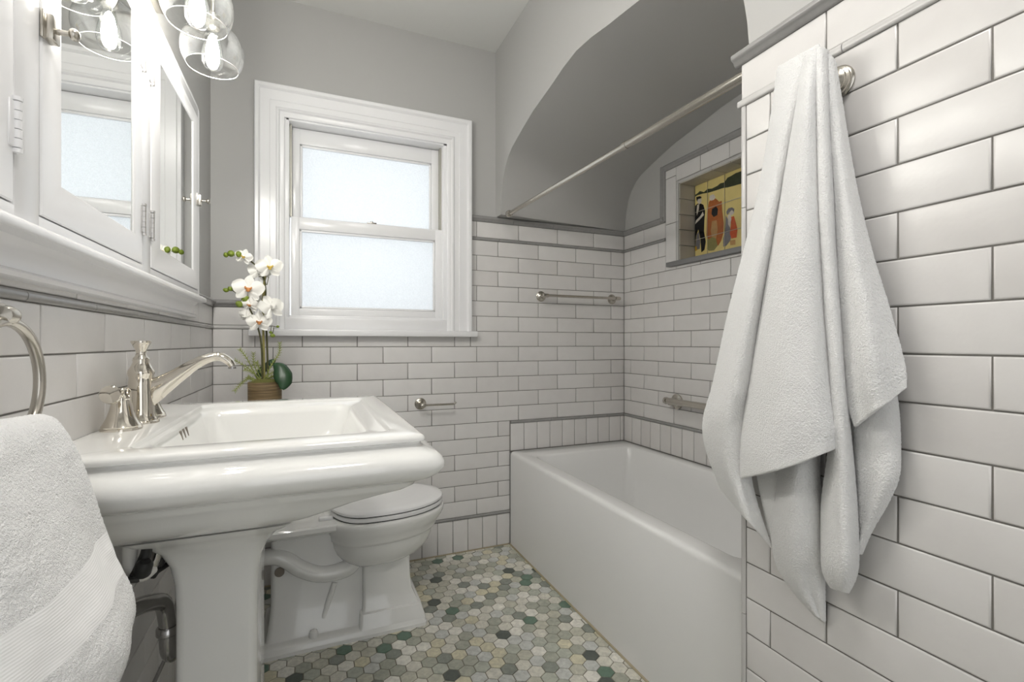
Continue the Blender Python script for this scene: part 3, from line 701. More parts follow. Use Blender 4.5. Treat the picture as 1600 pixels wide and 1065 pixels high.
sp = empty('supply_valves', (-0.36, 1.05, 0.66), 'dark supply stops and hoses under the sink basin', 'valve')
def u3(px, py, y): return aty(y, px, py)
MB().tube([u3(204, 838, 1.10), u3(203, 868, 1.10), u3(207, 892, 1.10), u3(222, 898, 1.11), u3(236, 888, 1.13)], 0.0125, 14).build('white_elbow', white_plastic, sp)
MB().box(XL, -0.345, 1.155, 1.205, 0.700, 0.755, 0.006).build('wall_bracket', white_plastic, sp)
for i, (x0p, x1p, yy) in enumerate(((226, 214, 1.09), (243, 232, 1.13), (252, 240, 1.16))):
    MB().tube([u3(x0p+6, 838, yy), u3(x0p+3, 860, yy), u3((x0p+x1p)/2+2, 880, yy), u3(x1p-4, 900, yy)], [0.008, 0.009, 0.010, 0.009], 10).build('hose', rubber_and_gap if i != 1 else chrome_pipe, sp)
for px, py, yy in ((224, 888, 1.08), (240, 872, 1.14)):
    MB().lathe([(0.011, -0.014), (0.014, -0.010), (0.014, 0.010), (0.009, 0.016), (0.0, 0.017)], u3(px, py, yy), (0.3, -0.3, 1), 12).build('stop_body', rubber_and_gap, sp)
MB().tube([u3(188, 905, 1.06), u3(215, 905, 1.10), u3(240, 895, 1.14), u3(266, 878, 1.18)], 0.0055, 8).build('cable', rubber_and_gap, sp)

# ------------------------------------------------------------------ toilet
toi = empty('toilet', (0.2, 1.98, 0), 'white two-piece toilet with closed lid beside the pedestal sink', 'toilet')
TY = 1.98
def tr_(x0, x1, hy, z, r): return rrect(x0, x1, TY-hy, TY+hy, z, r, 5)
m = MB(); m.rings([tr_(-0.165, 0.4155, 0.163, 0.0, 0.016), tr_(-0.165, 0.4155, 0.163, 0.012, 0.016), tr_(-0.163, 0.412, 0.160, 0.015, 0.016), tr_(-0.161, 0.411, 0.158, 0.026, 0.016), tr_(-0.157, 0.405, 0.153, 0.031, 0.016), tr_(-0.15, 0.395, 0.143, 0.034, 0.016)])
m.build('base', porcelain, toi)
m = MB(); m.rings([tr_(0.165, 0.412, 0.157, 0.028, 0.012), tr_(0.168, 0.409, 0.154, 0.040, 0.012), tr_(0.170, 0.402, 0.147, 0.060, 0.012), tr_(0.172, 0.397, 0.142, 0.078, 0.012), tr_(0.180, 0.386, 0.131, 0.080, 0.012), tr_(0.181, 0.384, 0.129, 0.090, 0.012), tr_(0.183, 0.375, 0.121, 0.108, 0.012), tr_(0.184, 0.366, 0.116, 0.13, 0.012), tr_(0.184, 0.361, 0.112, 0.17, 0.012), tr_(0.184, 0.359, 0.110, 0.24, 0.014), tr_(0.180, 0.362, 0.112, 0.28, 0.02)])
m.build('pedestal', porcelain, toi)
m = MB(); m.rings([tr_(-0.145, 0.20, 0.125, 0.030, 0.02), tr_(-0.14, 0.20, 0.108, 0.055, 0.02), tr_(-0.135, 0.20, 0.098, 0.09, 0.02), tr_(-0.13, 0.20, 0.082, 0.15, 0.02), tr_(-0.13, 0.21, 0.078, 0.30, 0.02), tr_(-0.13, 0.21, 0.082, 0.41, 0.02)])
m.build('rear_body', porcelain, toi)
for s in (-1, 1):
    yy = TY+s*0.082
    MB().tube([(-0.16, yy, 0.322), (-0.11, yy, 0.318), (-0.075, yy, 0.300), (-0.03, yy, 0.262), (0.03, yy, 0.232), (0.09, yy, 0.228), (0.135, yy, 0.240), (0.158, yy, 0.275), (0.160, yy, 0.33)], [0.026, 0.027, 0.028, 0.029, 0.029, 0.030, 0.032, 0.032, 0.032], 16).build('trapway', porcelain, toi)
    MB().tube([(0.085, yy, 0.19), (0.045, yy+s*0.012, 0.075)], 0.010, 10, smooth_path=False).build('rib', porcelain, toi)
    MB().lathe([(0.0155, 0), (0.0155, 0.014), (0.013, 0.021), (0.007, 0.025), (0, 0.026)], (0.012, TY+s*0.132, 0.033), seg=18).build('bolt_cap', porcelain, toi)
    MB().lathe([(0.0, 0), (0.0165, 0), (0.0165, 0.006), (0, 0.0065)], (-0.10, TY+s*0.078, 0.262), (0, s, 0), 18).build('access_plug', grey_plug, toi)
def egg(xr, xt, w, z, n=40, k=0.53):
    xc = xr+(xt-xr)*0.42; pts = []
    for i in range(n):
        t = 2*PI*i/n; c = math.cos(t); s = math.sin(t)
        if c >= 0: pts.append(Vector((xc+(xt-xc)*c, TY+w*math.copysign(abs(s)**0.92, s), z)))
        else: pts.append(Vector((xc+(xc-xr)*math.copysign(abs(c)**0.55, c), TY+w*math.copysign(abs(s)**0.92, s)*(1-0.22*abs(c)**2), z)))
    return pts
m = MB(); m.rings([egg(0.16, 0.37, 0.095, 0.238), egg(0.125, 0.402, 0.125, 0.245), egg(0.10, 0.430, 0.146, 0.262), egg(0.08, 0.452, 0.160, 0.288), egg(0.068, 0.464, 0.168, 0.315), egg(0.064, 0.470, 0.171, 0.338), egg(0.060, 0.478, 0.176, 0.342), egg(0.058, 0.483, 0.179, 0.350), egg(0.056, 0.486, 0.181, 0.364), egg(0.050, 0.497, 0.186, 0.374), egg(0.046, 0.507, 0.190, 0.388), egg(0.043, 0.514, 0.193, 0.402), egg(0.042, 0.517, 0.195, 0.413), egg(0.044, 0.514, 0.193, 0.421), egg(0.05, 0.506, 0.187, 0.4255), egg(0.08, 0.47, 0.160, 0.426)])
m.build('bowl', porcelain, toi)
m = MB(); m.rings([tr_(-0.17, 0.19, 0.095, 0.378, 0.04), tr_(-0.175, 0.19, 0.128, 0.394, 0.05), tr_(-0.175, 0.19, 0.140, 0.404, 0.05), tr_(-0.175, 0.19, 0.140, 0.419, 0.05), tr_(-0.17, 0.19, 0.134, 0.4255, 0.05)]); m.build('deck', porcelain, toi)
st = MB(); st.rings([egg(0.072, 0.507, 0.184, 0.4290), egg(0.068, 0.511, 0.188, 0.4330), egg(0.068, 0.511, 0.188, 0.4420), egg(0.072, 0.507, 0.184, 0.4455)]); st.build('seat', seat_m, toi)
st = MB(); st.rings([egg(0.073, 0.506, 0.183, 0.4258), egg(0.073, 0.506, 0.183, 0.4500)]); st.build('seat_gap_shade', rubber_and_gap, toi)  # black core put in to draw the shade between bowl, seat and lid
ld = MB(); ld.rings([egg(0.070, 0.508, 0.185, 0.4490), egg(0.067, 0.511, 0.188, 0.4520), egg(0.068, 0.510, 0.187, 0.4590), egg(0.074, 0.503, 0.181, 0.4640), egg(0.10, 0.47, 0.155, 0.4675), egg(0.17, 0.39, 0.09, 0.4685)]); ld.build('lid', seat_m, toi)
for s in (-1, 1): MB().box(0.030, 0.080, TY+s*0.075-0.014, TY+s*0.075+0.014, 0.424, 0.438, 0.005).build('hinge', seat_m, toi)
m = MB(); m.rings([tr_(-0.325, -0.150, 0.190, 0.425, 0.02), tr_(-0.33, -0.145, 0.200, 0.45, 0.02), tr_(-0.335, -0.135, 0.212, 0.755, 0.02), tr_(-0.335, -0.135, 0.212, 0.768, 0.02)]); m.build('tank', porcelain, toi)
m = MB(); m.rings([tr_(-0.345, -0.105, 0.222, 0.769, 0.015), tr_(-0.35, -0.10, 0.228, 0.776, 0.015), tr_(-0.35, -0.10, 0.228, 0.790, 0.015), tr_(-0.343, -0.107, 0.221, 0.797, 0.015)]); m.build('tank_lid', porcelain, toi)
TANKZ = 0.797

# ------------------------------------------------------------------ medicine cabinet with mirrored doors
cab = empty('medicine_cabinet', (XL, 1.15, 1.17), 'white painted wall cabinet with mirrored doors and nickel latches above the sink', 'cabinet')
FXc, FD = xl, -0.352
m = MB(); b = 0.002
Y0c, Y1c, Z0c, Z1c = 0.27, 1.949, 1.240, 1.882
DOORS = [(0.330, 0.8175, 0.385, 0.760, 'R'), (0.887, 1.331, 0.9490, 1.280, 'R'), (1.397, 1.925, 1.4760, 1.8530, 'L')]
DZ0, DZ1, MZ0, MZ1 = 1.262, 1.850, 1.322, 1.806
for y0, y1 in ((Y0c, 0.328), (0.8200, 0.8828), (1.334, 1.394), (1.927, Y1c)): m.box(FXc, FD, y0, y1, Z0c, Z1c, b)
m.box(FXc, FD-0.0005, Y0c, Y1c-0.001, Z0c, DZ0-0.002, b); m.box(FXc, FD-0.0005, Y0c, Y1c-0.001, DZ1+0.002, Z1c, b)
m.build('face_frame', white_paint, cab)
DF = FD+0.0006
for y0, y1, g0, g1, hs in DOORS:
    m = MB(); xb = FXc+0.003
    def frame_ring(a0, a1, c0, c1, x): return [Vector((x, a0, c0)), Vector((x, a1, c0)), Vector((x, a1, c1)), Vector((x, a0, c1))]
    m.rings([frame_ring(y0, y1, DZ0, DZ1, xb), frame_ring(y0, y1, DZ0, DZ1, DF-0.002), frame_ring(y0+0.002, y1-0.002, DZ0+0.002, DZ1-0.002, DF), frame_ring(g0-0.004, g1+0.004, MZ0-0.004, MZ1+0.004, DF), frame_ring(g0, g1, MZ0, MZ1, DF-0.0035), frame_ring(g0, g1, MZ0, MZ1, xb)], True, False, False)
    d = m.build('door', white_paint, cab)
    MB().box(xb, DF-0.0038, g0, g1, MZ0, MZ1).build('mirror', mirror_m, d)
    mm = MB(); t = 0.004; xm = DF-0.010
    hy = y1+0.001 if hs == 'R' else y0-0.001
    for hz in (1.362, 1.735):
        mm = MB(); mm.box(DF-0.002, DF+0.0018, hy-0.014, hy+0.014, hz-0.030, hz+0.030, 0.001, 1)
        for k_ in range(5): mm.lathe([(0.0, 0), (0.0048, 0.0005), (0.0048, 0.0115), (0, 0.012)], (DF+0.003, hy, hz-0.030+k_*0.012), seg=12)
        mm.lathe([(0.0, -0.008), (0.0055, -0.006), (0.0055, -0.001), (0.0, 0)], (DF+0.003, hy, hz-0.030), seg=12); mm.lathe([(0.0, 0.0), (0.0055, 0.001), (0.0055, 0.006), (0.0, 0.008)], (DF+0.003, hy, hz+0.030), seg=12)
        mm.build('hinge', white_paint if hs == 'R' and y0 < 0.8 else simple('hinge_nickel', (0.75, 0.74, 0.73), 0.25, 0.8), d)
    ly = y0+0.012 if hs == 'R' else y1-0.016; lz = 1.535 if hs == 'R' else 1.565
    mm = MB(); mm.box(DF-0.001, DF+0.012, ly-0.010, ly+0.013, lz-0.018, lz+0.018, 0.002)
    mm.box(DF-0.001, DF+0.003, ly-0.016, ly-0.008, lz-0.020, lz+0.020, 0.001); mm.box(DF-0.001, DF+0.007, ly+0.012, ly+0.020, lz-0.012, lz+0.012, 0.001)
    mm.lathe([(0.0045, 0), (0.004, 0.008), (0.004, 0.014), (0.0075, 0.016), (0.009, 0.019), (0.0085, 0.023), (0.005, 0.026), (0, 0.0265)], (DF+0.011, ly+0.004, lz), (1, 0, 0), 16)
    lo = mm.build('latch', nickel, d); lo['label'] = 'nickel cupboard latch with round knob'
def board(name, prof_, y0, y1):
    m = MB(); n = len(prof_); v = [(x, y, z) for y in (y0, y1) for x, z in prof_]
    m.add(v, [(i, (i+1) % n, n+(i+1) % n, n+i) for i in range(n)]+[tuple(range(n)), tuple(reversed(range(n, 2*n)))]); return m.build(name, white_paint, cab)
board('sill', [(xl, 1.2215), (-0.340, 1.2215), (-0.3360, 1.2225), (-0.3345, 1.225), (-0.3345, 1.233), (-0.3360, 1.236), (-0.3395, 1.2395), (-0.344, 1.2405), (xl, 1.2405)], 0.24, 1.965)
board('apron', [(xl, 1.168), (-0.368, 1.168), (-0.364, 1.170), (-0.362, 1.176), (-0.366, 1.180), (-0.371, 1.182), (-0.371, 1.208), (-0.366, 1.214), (-0.358, 1.2215), (xl, 1.2215)], 0.26, 1.962)
board('top_moulding', [(xl, 1.882), (-0.357, 1.882), (-0.354, 1.885), (-0.354, 1.892), (-0.357, 1.895), (xl, 1.895)], 0.28, 1.935)

# ------------------------------------------------------------------ vanity light with four glass globes
vl = empty('vanity_light', (xl, 1.225, 2.0), 'wall light with clear glass globes and glowing bulbs above the cabinet', 'wall lamp')
MB().box(xl, xl+0.022, 0.86, 1.60, 1.99, 2.05, 0.004).build('backplate', nickel, vl)
GX, GZ, GR = -0.243, 1.872, 0.0755
for gy in (0.94, 1.13, 1.32, 1.51):
    MB().tube([(xl+0.02, gy, 2.02), (-0.31, gy, 2.025), (GX-0.01, gy, 2.022), (GX, gy, 2.005), (GX, gy, 1.975)], 0.006, 10).build('arm', nickel, vl)
    MB().lathe([(0.0, 0), (0.017, 0), (0.018, 0.003), (0.018, 0.036), (0.012, 0.042), (0.0, 0.043)], (GX, gy, GZ+0.060), seg=20).build('socket', nickel, vl)
    pg = []
    a0, a1 = math.radians(16), math.radians(126)
    for k_ in range(23):
        a = a0+(a1-a0)*k_/22; pg.append((GR*math.sin(a), GR*math.cos(a)))
    lip = pg[-1]
    g = MB().lathe(pg, (GX, gy, GZ), seg=40, cap=False).build('globe', glass_m, vl)
    MB().lathe([(lip[0]-0.0007, lip[1]-0.0007), (lip[0]+0.0006, lip[1]-0.0007), (lip[0]+0.0007, lip[1]+0.0006), (lip[0]-0.0005, lip[1]+0.0006), (lip[0]-0.0007, lip[1]-0.0007)], (GX, gy, GZ), seg=40, cap=False).build('rim', white_plastic, g)
    bl = MB().lathe([(0.012, 0.060), (0.013, 0.045), (0.017, 0.028), (0.0235, 0.004), (0.0265, -0.018), (0.025, -0.035), (0.018, -0.047), (0.008, -0.0525), (0.0005, -0.0535)], (GX, gy, GZ), seg=24, cap=False).build('bulb', glass_m, vl)
    MB().lathe([(0.003, 0.045), (0.0095, 0.034), (0.0150, 0.008), (0.0165, -0.014), (0.013, -0.032), (0.001, -0.040)], (GX, gy, GZ), seg=14).build('filament', bulb_m, bl)

# added glowing dome above the view, supplies fill; no such lamp is known
fill_dome = empty('added_fill_dome', (0.20, 0.30, CEIL), 'round glowing dome added under the ceiling out of view as fill light', 'added fill light')
MB().lathe([(0.0, 0), (0.17, 0), (0.17, -0.03), (0.0, -0.03)], (0.20, 0.30, CEIL), seg=32).build('base', nickel, fill_dome)
MB().lathe([(0.16, -0.03), (0.155, -0.05), (0.13, -0.075), (0.08, -0.092), (0.0, -0.098)], (0.20, 0.30, CEIL), seg=32).build('glow_shell', emit('fill_emission', (1.0, 0.97, 0.93), FILL_DOME), fill_dome)

# ------------------------------------------------------------------ tile mural in the niche
MX = XN+ND+0.004
mu = empty('tile_mural', (MX, 1.70, 1.5), 'painted tile picture of three robed figures on a yellow ground in the alcove niche', 'mural')
mu_yel = simple('mural_yellow', (0.74, 0.61, 0.24), 0.18, vary=0.14, scale=14)
mcol = {'black': (0.012, 0.012, 0.014), 'orange': (0.42, 0.13, 0.035), 'tan': (0.50, 0.29, 0.11), 'grey': (0.20, 0.19, 0.20), 'skin': (0.66, 0.60, 0.52), 'green': (0.045, 0.055, 0.03), 'red': (0.55, 0.10, 0.03), 'olive': (0.26, 0.23, 0.08), 'gold': (0.55, 0.33, 0.04)}
MM = {k_: simple('mural_'+k_, c, 0.18, vary=0.25, scale=60) for k_, c in mcol.items()}
mu_grout = simple('mural_joint', (0.52, 0.48, 0.38), 0.6)
MB().box(MX+0.001, MX+0.006, NY0+0.004, NY1-0.004, NZ0+0.002, NZ1-0.004).build('joint_bed', mu_grout, mu)
zr = [1.500, 1.6125, 1.7540, 1.893]; yr = [NY1-0.006, 1.826, 1.7185, 1.611, 1.486]
for i in range(3):
    for j_ in range(4):
        MB().box(MX-0.003, MX+0.003, yr[j_+1]+0.001, yr[j_]-0.001, zr[i]+0.001, zr[i+1]-0.001, 0.0008, 1).build('tile', mu_yel, mu)
ord_ = [0]
def mp(name, mat, pts):
    """a flat painted shape; pts in the photo close-up, set on the mural plane"""
    ord_[0] += 1; xx = MX-0.0031-0.00008*ord_[0]
    P3 = []
    for a, b_ in pts:
        q = atx(MX-0.003, 1060+a/6.26, 240+b_/6.26); P3.append(Vector((xx, min(q.y, NY1-0.008), max(q.z, 1.500))))
    m = MB(); n = len(P3); m.add(P3+[p+Vector((0.0001, 0, 0)) for p in P3], [tuple(range(n)), tuple(reversed(range(n, 2*n)))]+[(i, (i+1) % n, n+(i+1) % n, n+i) for i in range(n)])
    return m.build(name, MM[mat], mu)
mp('treeline', 'green', [(145, 410), (190, 385), (210, 365), (250, 375), (285, 345), (330, 340), (380, 315), (410, 290), (450, 280), (480, 235), (520, 215), (560, 190), (590, 180), (640, 160), (640, 290), (590, 300), (540, 315), (480, 330), (440, 335), (380, 355), (300, 380), (240, 390), (190, 405), (150, 425)])
mp('robe', 'black', [(165, 510), (185, 490), (215, 485), (245, 500), (262, 560), (255, 650), (250, 760), (268, 860), (255, 940), (225, 965), (215, 830), (195, 740), (175, 800), (160, 920), (145, 880), (150, 740), (145, 640), (150, 560)])
mp('face', 'skin', [(183, 435), (215, 425), (228, 450), (222, 485), (200, 495), (185, 470)])
mp('hair', 'black', [(175, 425), (210, 415), (228, 425), (222, 436), (190, 445), (183, 470), (178, 450)])
mp('sleeve', 'skin', [(240, 565), (250, 600), (205, 650), (160, 690), (145, 690), (175, 650), (215, 610)])
mp('collar', 'skin', [(185, 500), (205, 495), (200, 550), (182, 605), (178, 560)])
mp('underskirt', 'grey', [(180, 790), (200, 760), (215, 860), (210, 930), (180, 940), (168, 900)])
mp('foot', 'gold', [(148, 910), (180, 905), (185, 945), (150, 955)])
mp('robe', 'orange', [(300, 470), (330, 440), (370, 440), (400, 470), (425, 460), (430, 560), (445, 680), (440, 780), (420, 850), (390, 900), (350, 880), (300, 850), (275, 800), (280, 640), (290, 540)])
mp('robe_lining', 'tan', [(330, 660), (375, 650), (385, 740), (370, 830), (330, 830), (318, 750)])
mp('sash', 'black', [(330, 540), (370, 515), (388, 540), (382, 600), (345, 620), (325, 590)])
mp('face', 'skin', [(310, 410), (345, 395), (365, 425), (350, 450), (320, 460), (305, 440)])
mp('hem', 'olive', [(290, 840), (330, 815), (370, 830), (385, 900), (350, 945), (300, 950), (280, 930)])
mp('robe', 'grey', [(465, 600), (485, 640), (500, 700), (520, 780), (510, 850), (470, 900), (440, 910), (440, 830), (460, 740)])
mp('robe', 'red', [(515, 620), (545, 610), (560, 660), (580, 740), (570, 820), (520, 830), (505, 780), (515, 700)])
mp('collar', 'skin', [(485, 600), (515, 590), (520, 640), (505, 720), (488, 690)])
mp('face', 'skin', [(500, 560), (535, 545), (550, 575), (530, 600), (505, 600)])
mp('hair', 'grey', [(470, 570), (490, 535), (525, 525), (550, 540), (545, 570), (525, 550), (495, 580), (478, 600)])
mp('basket', 'tan', [(505, 850), (560, 840), (560, 890), (510, 895)])
for zz in zr[1:3]: MB().box(MX-0.0056, MX-0.0049, NY0+0.005, NY1-0.007, zz-0.0011, zz+0.0011).build('joint_line', mu_grout, mu)
for yy in yr[1:4]: MB().box(MX-0.0056, MX-0.0049, yy-0.0008, yy+0.0008, 1.5, 1.892).build('joint_line', mu_grout, mu)

# ------------------------------------------------------------------ orchid on the toilet tank
OY = 2.06
oc = aty(OY, 414, 600); ox = oc.x
orc = empty('orchid_plant', (ox, OY, TANKZ), 'white potted orchid in a brown woody pot standing on the toilet tank', 'plant')
PR, PZ = 0.059, aty(OY, 414, 596).z
MB().lathe([(0.0, 0), (PR*0.97, 0), (PR*0.98, 0.004), (PR, PZ-TANKZ-0.003), (PR*0.985, PZ-TANKZ), (PR*0.92, PZ-TANKZ), (PR*0.90, PZ-TANKZ-0.012), (0, PZ-TANKZ-0.012)], (ox, OY, TANKZ), seg=36).build('pot', pot_m, orc)
mo = MB().lathe([(0.0, -0.012), (PR*0.9, -0.010), (PR*0.85, 0.002), (PR*0.5, 0.010), (0, 0.012)], (ox, OY, PZ), seg=24); mo.build('moss', moss_m, orc)
def o3(px, py, dy=0.0): return aty(OY+dy, px, py)
MB().tube([o3(413, 596), o3(412, 545, 0.003), o3(411, 480), o3(413, 440, 0.0), o3(416, 420)], 0.0042, 8).build('stake', stake_m, orc)
MB().tube([o3(418, 596, 0.01), o3(418, 560, 0.01), o3(416, 510, 0.012), o3(414, 470, 0.01), o3(415, 455), o3(411, 432), o3(400, 415, -0.005), o3(385, 404, -0.01), o3(366, 398, -0.012), o3(354, 397, -0.012)], [0.0036]*6+[0.003, 0.0026, 0.002, 0.0018], 8).build('stem', stem_m, orc)
MB().tube([o3(410, 596, -0.012), o3(409, 545, -0.014), o3(404, 515, -0.016), o3(394, 490, -0.018), o3(383, 470, -0.02), o3(370, 458, -0.022), o3(360, 452, -0.022)], [0.0036, 0.0036, 0.003, 0.0028, 0.0025, 0.002, 0.0016], 8).build('stem', stem_m, orc)
for pts in ([(416, 445), (412, 433), (404, 432)], [(417, 445), (420, 432)], [(416, 470), (421, 480)], [(403, 513), (393, 507), (387, 500)], [(415, 510), (425, 509), (433, 511)], [(424, 509), (423, 519)], [(428, 511), (426, 522)]):
    MB().tube([o3(a, b_, -0.005) for a, b_ in pts], 0.0014, 6).build('stalk', stem_m, orc)
def bud(px, py, r, dy=-0.012):
    c = o3(px, py, dy); MB().lathe([(0.0, -r*1.25), (r*0.6, -r*0.9), (r, -r*0.1), (r*0.9, r*0.5), (r*0.4, r*1.05), (0, r*1.2)], c, (random.uniform(-.8, .8), random.uniform(-.3, .3), random.uniform(-.4, .4)+.1), 12).build('bud', bud_m, orc)
for px, py, r in ((361, 396, 0.0125), (353, 398, 0.009), (373, 397, 0.0105), (360, 451, 0.0085), (353, 453, 0.0085), (383, 467, 0.0125), (374, 475, 0.0125)): bud(px, py, r, -0.02)
for px, py, r in ((434, 510, 0.005), (423, 519, 0.0055), (426, 524, 0.008)): bud(px, py, r, -0.006)
def petal(m, c, nrm, upv, ang, ln, wd, cup):
    nrm = nrm.normalized(); u0 = (upv-nrm*upv.dot(nrm)).normalized(); s0 = u0.cross(nrm)
    d = u0*math.cos(ang)+s0*math.sin(ang); w = d.cross(nrm)
    rows = []
    for i in range(6):
        t = i/5; hw = wd*(math.sin(PI*min(1, 0.06+0.90*t))**0.6)*(0.55+0.45*math.sin(PI*t*0.8)); 
        rows.append([c+d*(ln*t)+w*(hw*q)+nrm*(cup*(t*t)*0.5-0.004*abs(q)+0.004*math.sin(3*q+5*t)) for q in (-1, -0.5, 0, 0.5, 1)])
    rows[0] = [c+nrm*0.001+w*(q*0.002) for q in (-1, -0.5, 0, 0.5, 1)]
    v = [p for r in rows for p in r]; f = [(i*5+k_, i*5+k_+1, i*5+k_+6, i*5+k_+5) for i in range(5) for k_ in range(4)]
    m.add(v, f, True)
def flower(px, py, dy, nrm, sz, lipm, roll=0.0):
    c = o3(px, py, dy); nrm = Vector(nrm); up = Vector((math.sin(roll), 0.1, math.cos(roll)))
    m = MB()
    for a, ln, wd in ((0, 1.0, 0.36), (2.35, 0.98, 0.34), (-2.35, 0.98, 0.34)): petal(m, c, nrm, up, a, sz*ln, sz*wd, -0.2*sz)
    for a in (1.35, -1.35): petal(m, c+nrm.normalized()*0.0015, nrm, up, a, sz*1.08, sz*0.58, 0.15*sz)
    fo = m.build('flower', petal_m, orc, sub=1)
    l = MB(); n_ = nrm.normalized(); q = n_*0.006
    l.lathe([(0.0, 0), (sz*0.10, 0.001), (sz*0.15, sz*0.12), (sz*0.11, sz*0.24), (0, sz*0.28)], c+n_*0.001-up*sz*0.06, n_-up*0.4, 10)
    for s in (-1, 1):
        sd = up.cross(n_)*s; l.tube([c+n_*0.004, c+n_*0.012+sd*sz*0.16, c+n_*0.016+sd*sz*0.2+up*sz*0.12], [sz*0.07, sz*0.09, sz*0.03], 6)
    l.build('lip', lipm, fo)
flower(381, 401, -0.02, (-0.1, -1, -0.1), 0.030, lip_y, 0.3)
flower(421, 417, -0.03, (0.25, -1, 0.0), 0.046, lip_y, -0.15)
flower(388, 451, -0.035, (0.05, -1, 0.05), 0.052, lip_m, 0.1)
flower(424, 480, -0.02, (0.6, -0.8, 0.4), 0.052, petal_m, -0.4)
flower(404, 470, 0.005, (-0.2, -1, 0.3), 0.046, petal_m, 0.3)
flower(391, 476, -0.03, (-0.3, -1, -0.2), 0.030, lip_m, 0.2)
flower(405, 503, -0.035, (0.1, -1, 0.0), 0.042, lip_m, 0.0)
flower(405, 425, 0.01, (0.1, -1, 0.4), 0.040, petal_m, 0.2)
flower(384, 494, -0.02, (-0.6, -0.8, -0.2), 0.030, petal_m, 0.6)
# big leaf
def blade(name, path, widths, mat, thick, nrm=Vector((0.2, -1, 0.2))):
    pts, w_ = catmull([Vector(p) for p in path], widths, 4); m = MB(); rows = []
    for i, p in enumerate(pts):
        t = (pts[min(i+1, len(pts)-1)]-pts[max(0, i-1)]).normalized(); s = t.cross(nrm).normalized(); n2 = s.cross(t)
        rows.append([p+s*w_[i]*q-n2*abs(q)*abs(q)*w_[i]*0.35 for q in (-1, -0.6, 0, 0.6, 1)])
    v = [p for r in rows for p in r]; m.add(v, [(i*5+k_, i*5+k_+1, i*5+k_+6, i*5+k_+5) for i in range(len(rows)-1) for k_ in range(4)], True)
    return m.build(name, mat, orc, solid=thick)
blade('leaf', [o3(428, 568, -0.02), o3(436, 574, -0.035), o3(442, 585, -0.05), o3(444, 597, -0.06), o3(441, 608, -0.066)], [0.006, 0.026, 0.033, 0.027, 0.006], leaf_m, 0.0015, Vector((0.1, -1, 0.15)))
blade('leaf', [o3(402, 590, 0.03), o3(410, 578, 0.035), o3(424, 566, 0.04), o3(430, 562, 0.04)], [0.008, 0.014, 0.012, 0.003], leaf_m, 0.0012)
rf = random.Random(3)
FR = [((408, 594), (388, 575), (368, 563)), ((404, 595), (390, 590), (378, 598), (367, 610)), ((402, 592), (386, 560), (375, 546)), ((408, 592), (397, 570), (396, 552)), ((415, 594), (428, 588), (437, 596), (440, 607)), ((414, 593), (424, 570), (436, 552), (437, 536)), ((410, 594), (420, 585), (430, 580)), ((406, 595), (396, 582), (383, 577)), ((412, 592), (405, 575), (401, 566)), ((416, 592), (430, 586), (443, 590)), ((408, 596), (396, 594), (388, 589))]
for path in FR:
    dy = rf.uniform(-0.05, -0.01)
    P3 = [o3(a, b_, dy*i/len(path)*1.2) for i, (a, b_) in enumerate(path)]
    pts, _ = catmull(P3, [1]*len(P3), 5); m = MB()
    n = len(pts); m.tube(pts, [0.0024*(1-0.6*i/n) for i in range(n)], 6, smooth_path=False)
    for i in range(3, n, 1):
        for s in (-1, 1):
            t = (pts[min(i+1, n-1)]-pts[i-1]).normalized(); sd = t.cross(Vector((0, -1, 0.2))).normalized()*s
            e = pts[i]+sd*0.008+t*0.008+Vector((0, rf.uniform(-.004, .004), 0)); m.tube([pts[i], e], [0.0017, 0.0006], 5, smooth_path=False)
    m.build('frond', frond_m, orc)

# ------------------------------------------------------------------ bath towel on its hook
HK = atx(XS-0.03, 1306, 116)
hook = empty('towel_hook', (XS, HK.y, HK.z), 'brass-toned round towel hook on the tiled wall behind the bath towel', 'hook')
MB().lathe([(0.0, 0), (0.030, 0), (0.031, 0.004), (0.029, 0.007), (0.027, 0.008), (0.0265, 0.012), (0.0225, 0.014), (0.022, 0.018), (0.015, 0.022), (0.010, 0.03), (0.009, 0.042)], (XS, HK.y+0.014, HK.z-0.004), (-1, 0, 0), 26).build('rosette', nickel, hook)
MB().tube([(XS-0.03, HK.y+0.018, HK.z-0.008), (XS-0.040, HK.y+0.018, HK.z-0.006), (XS-0.048, HK.y+0.018, HK.z+0.002), (XS-0.050, HK.y+0.018, HK.z+0.014)], [0.008, 0.007, 0.006, 0.006], 12).build('prong', nickel, hook)

